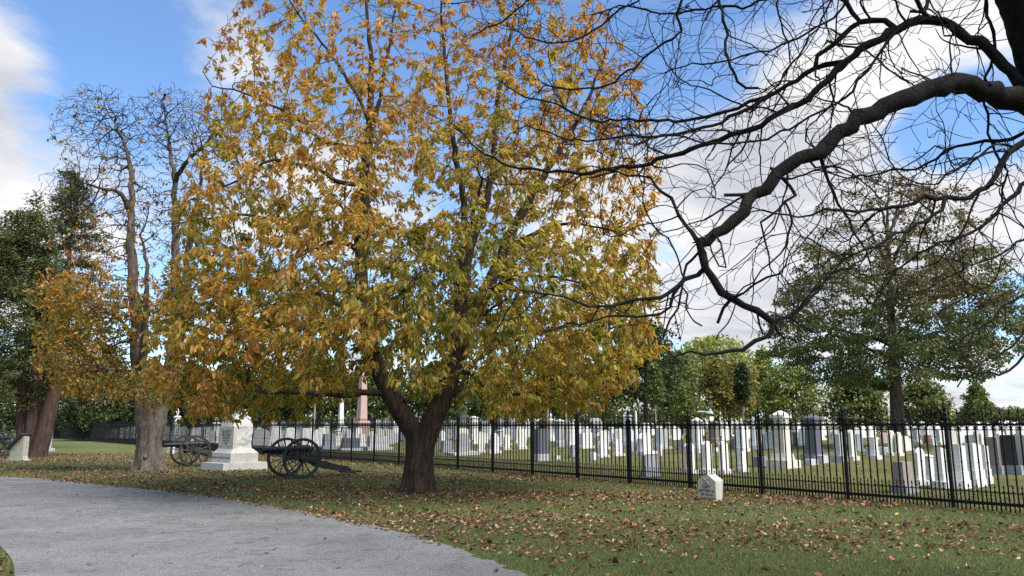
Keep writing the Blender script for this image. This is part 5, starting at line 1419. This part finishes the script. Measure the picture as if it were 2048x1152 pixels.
ST = [
 # near rows at the right
 ('die', 1810, 987, 923, 38, 'brown', 'brown rough granite block on grey base nearest the right posts', 1.3, None, 'grey'),
 ('gab', 1843, 970, 895, 18, 'white', 'white pointed tablet just right of the brown granite block'),
 ('cap', 1861, 966, 908, 18, 'white', 'squat white capped stone between two white tablets near right post'),
 ('slant', 1886, 978, 894, 22, 'white', 'white slant topped stone hidden partly by the tall right post', 1.5),
 ('slant', 1924, 977, 888, 26, 'white', 'white slant topped stone, first of three right of the post', 1.3),
 ('slant', 1951, 973, 885, 33, 'white', 'widest white slant topped stone, middle of three at right', 1.2),
 ('slant', 1973, 968, 889, 19, 'white', 'narrow white slant topped stone, last of three at right', 1.25),
 ('die', 1994, 948, 874, 36, 'brown', 'grey brown pointed rock faced stone behind the three slant stones', 1.2, 0.6, 'grey'),
 ('die', 2032, 948, 870, 46, 'black', 'black polished granite stone on grey base at the right edge', 1.25, 0.6, 'grey'),
 ('low', 1988, 944, 914, 10, 'cream', 'short cream cylinder like stone before brown rock faced stone', None, 0.9),
 ('die', 1680, 924, 868, 20, 'light', 'pale grey broken slanted shaft on two step base', 1.6, 0.9),
 ('tab', 1707, 921, 860, 14, 'cream', 'slim cream rounded tablet beside the pale broken shaft', 1.5, 0.4),
 ('flat', 1719, 903, 868, 15, 'grey', 'plain grey tablet behind the slim cream rounded tablet'),
 ('slant', 1750, 919, 874, 15, 'white', 'small white slant topped stone on stepped base in mid right', 1.6),
 ('low', 1757, 911, 894, 48, 'light', 'long low grey slab behind the small stepped white stone', None, 0.3),
 ('tab', 1785, 912, 861, 14, 'cream', 'tall cream rounded tablet, left of a matching pair', 1.4, 0.35),
 ('tab', 1799, 912, 864, 13, 'cream', 'tall cream rounded tablet, right of a matching pair', 1.4, 0.35),
 ('flat', 1812, 902, 872, 13, 'cream', 'square topped cream tablet just right of the cream pair', 1.1),
 ('flat', 1822, 901, 877, 10, 'white', 'short white tablet beside the square topped cream tablet', 1.1),
 ('flat', 1771, 886, 866, 15, 'pink', 'pinkish tablet left of the tall cream pair', 1.1),
 ('ped', 1834, 888, 852, 13, 'white', 'white pedestal stone behind the fence left of red stone'),
 ('die', 1857, 887, 870, 17, 'red', 'dark red polished headstone in the far right rows', 1.1),
 ('gab', 1868, 891, 870, 10, 'white', 'small white gothic tablet beside the red headstone', 1.1),
 ('flat', 1884, 889, 858, 17, 'white', 'broad white tablet behind the tall right post', 1.2),
 ('flat', 1907, 893, 863, 16, 'cream', 'cream square tablet just right of the tall right post', 1.1),
 ('tab', 1924, 889, 863, 13, 'white', 'white rounded tablet left of dark plaque stone', 1.1),
 ('die', 1936, 887, 871, 20, 'dark', 'dark stone with pale plaque above the slant topped trio', 1.2),
 ('tab', 1955, 889, 860, 13, 'light', 'bluish grey rounded tablet right of dark plaque stone', 1.1, 0.5),
 ('tab', 1966, 889, 864, 9, 'cream', 'narrow cream rounded tablet beside the bluish grey one', 1.1),
 ('flat', 1979, 882, 846, 13, 'white', 'tall white tablet above the brown rock faced stone', 1.3),
 ('tab', 2003, 886, 862, 15, 'white', 'white rounded tablet behind brown rock faced stone', 1.1),
 ('flat', 2018, 884, 858, 18, 'cream', 'cream broad tablet left of the black polished stone', 1.1),
 ('ped', 2040, 884, 850, 12, 'light', 'grey pedestal stone above the black polished stone'),
 # around the tall white monument
 ('ped', 1567, 936, 821, 36, 'cream', 'tall cream white square monument with gabled cap on stepped base', 1.85, None, None),
 ('ped', 1630, 921, 828, 33, 'dark', 'tall dark granite monument with crowned top on grey base', 1.6, 0.9, 'grey'),
 ('low', 1622, 930, 918, 28, 'light', 'low pale block left before the tall dark monument', None, 0.6),
 ('low', 1645, 926, 911, 30, 'light', 'larger pale block right before the tall dark monument', None, 0.6),
 ('gab', 1605, 891, 857, 14, 'white', 'white pointed tablet between cream and dark tall monuments', 1.2),
 ('flat', 1591, 891, 864, 9, 'dark', 'narrow dark slab right behind the tall cream monument', 1.1),
 ('die', 1521, 932, 913, 30, 'grey', 'low grey rock faced block left of tall cream monument', 1.05, 0.5),
 ('tab', 1537, 897, 864, 21, 'light', 'grey shouldered tablet directly left of tall cream monument', 1.3),
 ('urn', 1509, 899, 832, 15, 'white', 'slim white column stone beside the post left of cream monument', 1.7),
 ('die', 1469, 899, 878, 11, 'dark', 'small dark headstone beside wide white pedestal', 1.2),
 ('flat', 1486, 903, 852, 24, 'white', 'wide tall white stone above the small front tablets', 1.15, 0.7),
 ('slant', 1484, 944, 901, 18, 'white', 'short white stone, rightmost of the four front whites', 1.4, 0.7),
 ('gab', 1449, 947, 882, 19, 'white', 'white pointed stone third of the four front whites', 1.55, 0.6),
 ('gab', 1415, 947, 882, 20, 'white', 'white pointed stone right above the LEFT marker', 1.55, 0.6),
 ('gab', 1380, 949, 885, 20, 'white', 'white pointed stone behind the post left of the LEFT marker', 1.5, 0.6),
 ('low', 1432, 904, 895, 9, 'white', 'tiny white arched footstone below the rough grey stone', None, 0.4),
 ('cap', 1430, 886, 841, 20, 'brown', 'rough grey brown capped stone above tiny white footstone', 1.25, 0.6),
 ('tab', 1454, 880, 851, 13, 'white', 'white tablet right behind the rough grey brown stone', 1.1),
 ('ped', 1396, 906, 835, 19, 'white', 'white gabled pedestal stone left of the rough brown stone', 1.3),
 ('flat', 1361, 900, 880, 14, 'dark', 'dark grey block left of the white gabled pedestal', 1.1),
 ('die', 1300, 953, 911, 34, 'grey', 'bluish grey tablet nearest the fence in the middle', 1.15, 0.3),
 ('flat', 1324, 898, 856, 25, 'light', 'tall pale grey slab on rough base behind bluish grey tablet', 1.5, 0.4),
 ('gab', 1290, 908, 866, 30, 'white', 'large irregular white stone above bluish grey tablet', 1.5, 0.5),
 ('low', 1320, 912, 889, 9, 'white', 'narrow upright white post stone right of irregular white stone', None, 0.8),
 ('urn', 1256, 891, 812, 19, 'white', 'white column with draped urn rising above the fence', 1.4),
 ('obe', 1273, 886, 820, 7, 'white', 'thin white spire stone right of the draped urn column', 1.6),
 ('tab', 1269, 908, 880, 14, 'light', 'small grey shouldered tablet left of irregular white stone', 1.3),
 ('tab', 1237, 912, 878, 17, 'white', 'white tablet on base in front of draped urn column', 1.4),
 ('die', 1232, 880, 858, 24, 'light', 'rough pale block behind white tablet left of urn column', 1.1),
 ('gab', 1205, 899, 862, 25, 'white', 'wide white gabled stone behind small white tablet', 1.2, 0.4),
 ('tab', 1206, 915, 880, 18, 'white', 'small white shouldered tablet before wide gabled stone', 1.35),
 ('tab', 1192, 872, 836, 27, 'light', 'broad round topped pale stone with dark base behind fence post', 1.2, 0.4),
 ('low', 1187, 920, 905, 15, 'white', 'small white lamb like carved stone low in the grass', None, 0.7),
 ('flat', 1172, 897, 866, 28, 'white', 'wide white tablet left of the gabled stone', 1.2, 0.3),
 ('die', 1148, 915, 890, 16, 'grey', 'short grey tablet beside fence post below white stones', 1.4, 0.35),
 ('flat', 1147, 894, 846, 19, 'white', 'tall white stone behind the short grey tablet', 1.25),
 ('low', 1116, 919, 911, 8, 'white', 'tiny white footstone in the grass near dark granite stone', None, 0.6),
 ('cap', 1120, 894, 838, 17, 'light', 'pale capped stone on wide base left of tall white stone', 1.5),
 ('urn', 1102, 882, 825, 10, 'white', 'slim white spire topped stone right of granite cross', 1.5),
 ('obe', 1110, 880, 832, 5, 'white', 'very thin white obelisk beside slim spire stone'),
 ('die', 1082, 922, 858, 31, 'dark', 'dark polished die on pale carved pedestal near the fence', 1.15, 0.7, 'light'),
 ('cross', 1071, 880, 825, 12, 'light', 'grey granite cross standing above the dark polished stone', 1.6),
 ('flat', 1044, 898, 858, 17, 'cream', 'cream upright tablet left of the dark polished stone', 1.35, 0.4),
 ('gab', 1013, 900, 869, 15, 'cream', 'cream gothic tablet with pointed top left of cream upright', 1.25, 0.35),
 ('tab', 989, 907, 866, 18, 'white', 'white tablet on base between gothic and grey stones', 1.5),
 ('tab', 962, 906, 869, 14, 'white', 'narrow white tablet right of the broad grey stone', 1.2),
 ('tab', 926, 910, 866, 28, 'grey', 'broad rounded grey stone on long rough base right of trunk', 2.1, 0.25, 'light'),
 ('die', 893, 904, 881, 24, 'grey', 'squat dark grey block beside the big tree trunk', 1.2, 0.5),
 ('cap', 1000, 880, 825, 14, 'grey', 'grey stone with pyramid cap above white rows', 1.2),
 ('tab', 1022, 880, 832, 13, 'grey', 'grey round topped stone right of the pyramid capped stone', 1.2, 0.4),
 ('urn', 927, 878, 803, 15, 'white', 'tall white monument with ball finial right of the fork', 1.3),
 ('cap', 947, 880, 832, 18, 'white', 'white stepped top block right of ball finial monument', 1.2),
 ('flat', 904, 878, 840, 14, 'white', 'white slab left of the ball finial monument', 1.2),
 ('tab', 888, 880, 842, 14, 'white', 'white tablet beside the right fork of the big tree'),
 ('flat', 968, 882, 842, 13, 'white', 'white upright slab between stepped block and pyramid capped stone', 1.2),
 ('tab', 1056, 880, 838, 13, 'white', 'white tablet left of the granite cross', 1.2),
 # left of the fork
 ('obe', 722, 884, 742, 26, 'pink', 'tall pink granite obelisk on wide pedestal left of the fork', 1.55),
 ('obe', 680, 885, 797, 15, 'white', 'slim white marble obelisk left of the pink one', 1.6),
 ('cap', 702, 878, 828, 9, 'white', 'small white domed stone between white and pink obelisks', 1.2),
 ('die', 755, 900, 872, 44, 'light', 'wide pale granite stone on broad base left of the trunk', 1.35, 0.35),
 ('die', 700, 902, 876, 38, 'dark', 'wide dark granite stone with pale edge below pink obelisk', 1.25, 0.35, 'light'),
 ('die', 658, 899, 868, 28, 'grey', 'rough grey stone right of the nearer cannon wheel', 1.3, 0.45),
 ('tab', 772, 882, 836, 15, 'white', 'white rounded stone right of the pink obelisk', 1.2),
 ('flat', 755, 882, 839, 14, 'white', 'white slab directly right of the pink obelisk base', 1.2),
 ('flat', 812, 882, 835, 10, 'white', 'narrow white stone inside the fork of the big tree', 1.2),
 ('tab', 837, 882, 841, 14, 'white', 'white stone low in the fork of the big tree', 1.2),
 ('tab', 792, 884, 842, 12, 'white', 'white tablet just left of the left fork', 1.2),
 ('tab', 519, 900, 857, 34, 'light', 'broad pale rounded stone right of the lettered monument', 1.15, 0.3),
 ('flat', 552, 893, 852, 17, 'white', 'white slab behind the far wheel of the nearer cannon', 1.2),
 ('tab', 578, 895, 854, 22, 'white', 'wide white tablet behind the nearer cannon barrel', 1.2, 0.3),
 ('flat', 612, 893, 856, 21, 'white', 'white block right behind the nearer cannon wheel', 1.2, 0.4),
 ('tab', 634, 892, 858, 14, 'light', 'pale tablet between cannon wheel and rough grey stone', 1.2),
 ('cap', 545, 884, 840, 16, 'white', 'white capped block top left of the nearer cannon', 1.2),
 ('tab', 565, 882, 841, 11, 'white', 'narrow white tablet above the nearer cannon muzzle'),
 ('flat', 595, 882, 841, 13, 'white', 'white square stone above the nearer cannon breech', 1.2),
 ('tab', 625, 882, 843, 10, 'white', 'narrow white tablet left of slim white obelisk row'),
 ('tab', 652, 884, 845, 13, 'white', 'white tablet immediately left of slim white obelisk', 1.2),
 ('urn', 351, 884, 817, 15, 'white', 'slender white urn topped column right of grey trunk', 1.6),
 ('urn', 430, 886, 833, 15, 'white', 'pinnacled white stone just left of the lettered monument', 1.3),
 ('tab', 444, 884, 842, 11, 'white', 'white tablet tucked against the lettered monument'),
 ('flat', 404, 884, 840, 8, 'grey', 'narrow grey stone above the left cannon', 1.3),
 ('flat', 330, 884, 852, 15, 'light', 'pale slab touching the right side of grey trunk', 1.2),
 ('tab', 366, 884, 852, 17, 'light', 'pale tablet right of slender urn column', 1.2),
 ('die', 390, 885, 855, 20, 'light', 'pale block behind the left cannon wheel', 1.3),
 ('flat', 415, 884, 853, 15, 'white', 'white slab between left cannon and lettered monument', 1.2),
 ('tab', 272, 883, 851, 13, 'white', 'white tablet touching the left side of grey trunk', 1.2),
 ('flat', 259, 883, 853, 14, 'light', 'pale slab second left of the grey trunk', 1.2),
 ('tab', 245, 883, 855, 14, 'white', 'white rounded stone third left of the grey trunk', 1.2),
 ('flat', 227, 883, 858, 9, 'light', 'narrow pale stone fourth left of the grey trunk', 1.2),
 ('die', 215, 883, 866, 11, 'light', 'low pale stone fifth left of the grey trunk', 1.2),
 ('tab', 203, 883, 863, 13, 'white', 'white rounded stone sixth left of the grey trunk', 1.2),
 ('tab', 192, 883, 862, 9, 'grey', 'narrow grey stone right of dark block by far fence', 1.2),
 ('die', 181, 883, 859, 13, 'dark', 'dark block among pale stones at the far fence', 1.2),
 ('flat', 168, 883, 860, 10, 'light', 'pale stone left of the dark block by far fence', 1.2),
 ('tab', 153, 883, 854, 15, 'white', 'leftmost white tablet seen through the far fence', 1.2),
]
for row in ST:
    row = list(row) + [None] * (11 - len(row))
    kind, u, vb, vt, w, tone, label, bw, dr, tone2 = row[:10]
    stone(kind, u, vb, vt, w, tone, label, bw, dr, tone2=tone2)
print('stones', len(ST))

# far rows: alike small stones nothing in the photograph tells apart
rs = np.random.default_rng(99)
FAR = [(560, 860, 'distant white headstone in the packed rows left of the big trunk', 34), (870, 1060, 'distant white headstone in the packed rows right of the big trunk', 20), (1130, 1360, 'distant white headstone in the rows around the draped urn column', 24), (1370, 1560, 'distant white headstone in the rows behind the four front whites', 18), (1580, 2047, 'distant pale headstone in the far rows at the right', 54), (300, 540, 'distant pale headstone in the rows behind the lettered monument', 18)]
for (u0, u1, lab, n) in FAR:
    for k in range(n):
        u = u0 + (u1 - u0) * (k + rs.uniform(0.1, 0.9)) / n; Y = rs.uniform(72, 118) if u > 1300 else rs.uniform(68, 105)
        x = at(u, 852, Y)[0]
        if FN @ np.array([x, Y]) - FOFF < 4: Y += 35; x = at(u, 852, Y)[0]
        zg = float(gz(x, Y)); H = rs.uniform(0.9, 1.9)
        kd, tn = str(rs.choice(['tab', 'tab', 'flat', 'gab', 'cap'])), str(rs.choice(['white', 'white', 'white', 'white', 'cream', 'light']))
        lb = 'distant ' + dict(white='white', cream='cream', light='pale grey')[tn] + ' ' + dict(tab='round topped', flat='square topped', gab='pointed', cap='capped')[kd] + lab[lab.index(' headstone'):]
        stone(kd, u, 0, 0, 0, tn, lb, pos=(x, Y, zg, H, rs.uniform(0.45, 0.85)), group=lb.replace('headstone', 'headstones'), seed=k)
# stone behind the left edge cannon
q = ghit(16, 906)
stone('tab', 16, 893, 847, 15, 'light', 'inscribed grey stone shaft above the cannon at the left edge', 1.8, 0.6, rot=0.3, pos=(q[0] + 0.6, q[1] + 4, 0.0, 1.85, 0.62), group='headstones behind the fence')

# ------------------------------------------------------------------ fallen leaves, twigs, grass
rl = np.random.default_rng(7)
def view_points(n, u0, u1, v0, v1):
    """points on the lawn, evenly spread over the ground itself, kept where the photograph sees them"""
    out = []
    while sum(map(len, out)) < n:
        X = rl.uniform(-40, 18, 60000); Y = rl.uniform(8.5, 60, 60000)
        fw = Y * math.cos(PITCH) - EYE * math.sin(PITCH); up = -Y * math.sin(PITCH) - EYE * math.cos(PITCH)
        u = 1024 + FPX * X / fw; v = 576 - FPX * up / fw
        k = (u > u0) & (u < u1) & (v > v0) & (v < v1); out.append(np.stack([X[k], Y[k]], 1))
    return np.concatenate(out)[:n]

def leaf_density(P):
    x, y = P[:, 0], P[:, 1]
    d_tree = np.hypot((x + 0.8) / 9.5, (y - 19.5) / 6.0)
    d2 = np.hypot((x + 13) / 9, (y - 29.5) / 4.5)
    d = 0.19 + 0.34 * np.exp(-d_tree ** 2) + 0.22 * np.exp(-d2 ** 2)
    fd = np.abs(P @ FN - FOFF); d = d + 0.45 * np.exp(-(fd / 0.5) ** 2)
    P3 = np.column_stack([P, np.zeros(len(P))])
    d = d * np.clip(0.62 + 0.8 * vnoise(P3, 0.9, 21) + 0.75 * vnoise(P3, 2.9, 22), 0.05, 2.2)
    return np.clip(d, 0, 1)
BROWN = [(0.20, 0.095, 0.055), (0.13, 0.060, 0.036), (0.36, 0.22, 0.13), (0.44, 0.30, 0.20), (0.27, 0.13, 0.07), (0.085, 0.042, 0.028), (0.42, 0.18, 0.06), (0.40, 0.29, 0.08)]
BW = [0.24, 0.22, 0.12, 0.06, 0.18, 0.13, 0.04, 0.01]
def fallen(n, sel, region, size, name):
    P = view_points(n, *region); side = road_side(P[:, 0], P[:, 1]); fd = P @ FN - FOFF
    keep = rl.random(len(P)) < leaf_density(P)
    side = np.where(side < -ROADW, -side - ROADW, side)
    keep &= np.where(side > 0.0, True, np.where(side > -0.35, rl.random(len(P)) < 0.5, rl.random(len(P)) < 0.006))
    keep &= np.where(fd > 0.3, rl.random(len(P)) < 0.10, True)
    keep &= np.hypot(P[:, 0] + 2.96, P[:, 1] - 24.84) > 0.6
    return P[keep]
P = np.concatenate([fallen(430000, None, (-60, 2110, 880, 1175), 0, '')])
N = len(P)
side = road_side(P[:, 0], P[:, 1])
P3 = np.column_stack([P, gz(P[:, 0], P[:, 1]) + rl.uniform(0.015, 0.055, N)])
P3[side < 0, 2] = 0.035
th = rl.uniform(0, 6.283, N)
D = np.column_stack([np.cos(th), np.sin(th), rl.normal(0.05, 0.22, N)])
Sz = rl.uniform(0.045, 0.12, N)
LC = pal(rl, N, BROWN, 0.3, BW)
keep = scatter_leaf_objects(ground, P3, D, Sz, 0.55, 0.10, LC, LEAF_DRY, rl, 300, 'fallen_leaf')
V, Q, CC = leaves_mesh(P3[keep], D[keep], Sz[keep], rl.uniform(0.4, 0.8, keep.sum()), rl.normal(0.10, 0.22, keep.sum()), LC[keep], rl, 0.6)
fl = link('fallen_leaves', npmesh('fallen_leaves', V, Q, mat=LEAF_DRY, col=CC), None, kind='stuff')
tag(fl, 'brown and tan fallen leaves scattered thickly over the lawn', 'leaves')
print('fallen', N)

# twigs and stalks on the asphalt
n = 1300
P = view_points(14000, -20, 1100, 950, 1150); side = road_side(P[:, 0], P[:, 1])
P = P[(side < -0.1) & (rl.random(len(P)) < np.interp(P[:, 1], [10, 16, 24, 34], [0.15, 0.5, 0.6, 0.25]))][:n]
n = len(P); th = rl.normal(0.35, 0.5, n); L = rl.uniform(0.08, 0.36, n); wv = rl.uniform(0.004, 0.009, n)
d = np.column_stack([np.cos(th), np.sin(th)]); s = np.column_stack([-d[:, 1], d[:, 0]])
z = np.full((n, 1), 0.052)
a = np.hstack([P - d * L[:, None] / 2, z]); b = np.hstack([P + d * L[:, None] / 2, z]); mdl = np.hstack([P + s * (rl.normal(0, 0.012, n))[:, None], z + 0.006])
o3 = np.hstack([s * wv[:, None], np.zeros((n, 1))])
V = np.stack([a + o3, a - o3, mdl - o3, mdl + o3, b - o3, b + o3], 1).reshape(-1, 3); k = np.arange(n)[:, None] * 6
Q = np.concatenate([k + np.array([[0, 1, 2, 3]]), k + np.array([[3, 2, 4, 5]])])
tw = link('fallen_twigs', npmesh('fallen_twigs', V, Q, mat=plain('twig_brown', (0.06, 0.042, 0.032), 0.9)), None, kind='stuff')
tag(tw, 'thin dark twigs and leaf stalks strewn on the asphalt', 'twigs')

# grass blades, thinning with distance
def grass(n, ymin, ymax, hgt, wid, seed):
    r = np.random.default_rng(seed)
    out = []
    while sum(map(len, out)) < n:
        X = r.uniform(-34, 20, 80000); Y = r.uniform(ymin, ymax, 80000)
        fw = Y * math.cos(PITCH) - EYE * math.sin(PITCH); u = 1024 + FPX * X / fw
        k = (u > -60) & (u < 2110); out.append(np.stack([X[k], Y[k]], 1))
    P = np.concatenate(out)[:n]
    fd = P @ FN - FOFF; sd = road_side(P[:, 0], P[:, 1])
    sd2 = sd + ROADW
    P3 = np.column_stack([P, np.zeros(len(P))])
    bare = np.hypot(P[:, 0] + 2.9, P[:, 1] - 24.6) < (0.75 + 0.5 * r.random(len(P)))
    bare |= (np.hypot((P[:, 0] + 30) / 7, (P[:, 1] - 53) / 3) < r.uniform(0.6, 1.2, len(P)))
    k = (fd < 6) & ((sd > r.uniform(-0.05, 0.12, len(P))) | (sd2 < -0.02)) & ~bare
    patch = vnoise(P3, 0.7, 31) + 0.5 * vnoise(P3, 2.3, 32)
    k &= r.random(len(P)) < np.clip(0.85 + 0.35 * patch, 0.25, 1)
    P, patch, fd = P[k], patch[k], fd[k]; m = len(P)
    base = np.column_stack([P, gz(P[:, 0], P[:, 1]) - 0.005])
    th = r.uniform(0, 6.283, m); h = hgt * r.uniform(0.5, 1.3, m); w = wid * r.uniform(0.6, 1.3, m)
    sdv = np.column_stack([np.cos(th), np.sin(th), np.zeros(m)]) * w[:, None]
    lean = np.column_stack([r.normal(0, 0.55, m) * h, r.normal(0, 0.55, m) * h, h])
    V = np.stack([base - sdv, base + sdv, base + lean], 1).reshape(-1, 3)
    T = np.arange(m)[:, None] * 3 + np.arange(3)
    g = pal(r, m, [(0.110, 0.148, 0.044), (0.140, 0.178, 0.058), (0.175, 0.195, 0.068), (0.23, 0.205, 0.098), (0.086, 0.118, 0.035)], 0.25, [0.28, 0.30, 0.2, 0.08, 0.14])
    g = g * (1 + 0.18 * patch)[:, None]
    g = np.where((fd > 0.5)[:, None], g * np.array([1.5, 1.25, 1.3]), g)
    return V, T, np.repeat(np.clip(g, 0.005, 1), 3, axis=0)
parts = [grass(300000, 8.5, 17, 0.060, 0.0042, 1), grass(270000, 17, 30, 0.065, 0.0065, 2), grass(180000, 30, 58, 0.07, 0.011, 3)]
V = np.concatenate([p[0] for p in parts]); T = []; off = 0
for p in parts: T.append(p[1] + off); off += len(p[0])
gr_o = link('grass', npmesh('grass', V, None, np.concatenate(T), mat=GRASSM, col=np.concatenate([p[2] for p in parts])), None, kind='stuff')
tag(gr_o, 'short green lawn grass in front of the iron fence', 'grass')
print('grass blades', len(V) // 3)
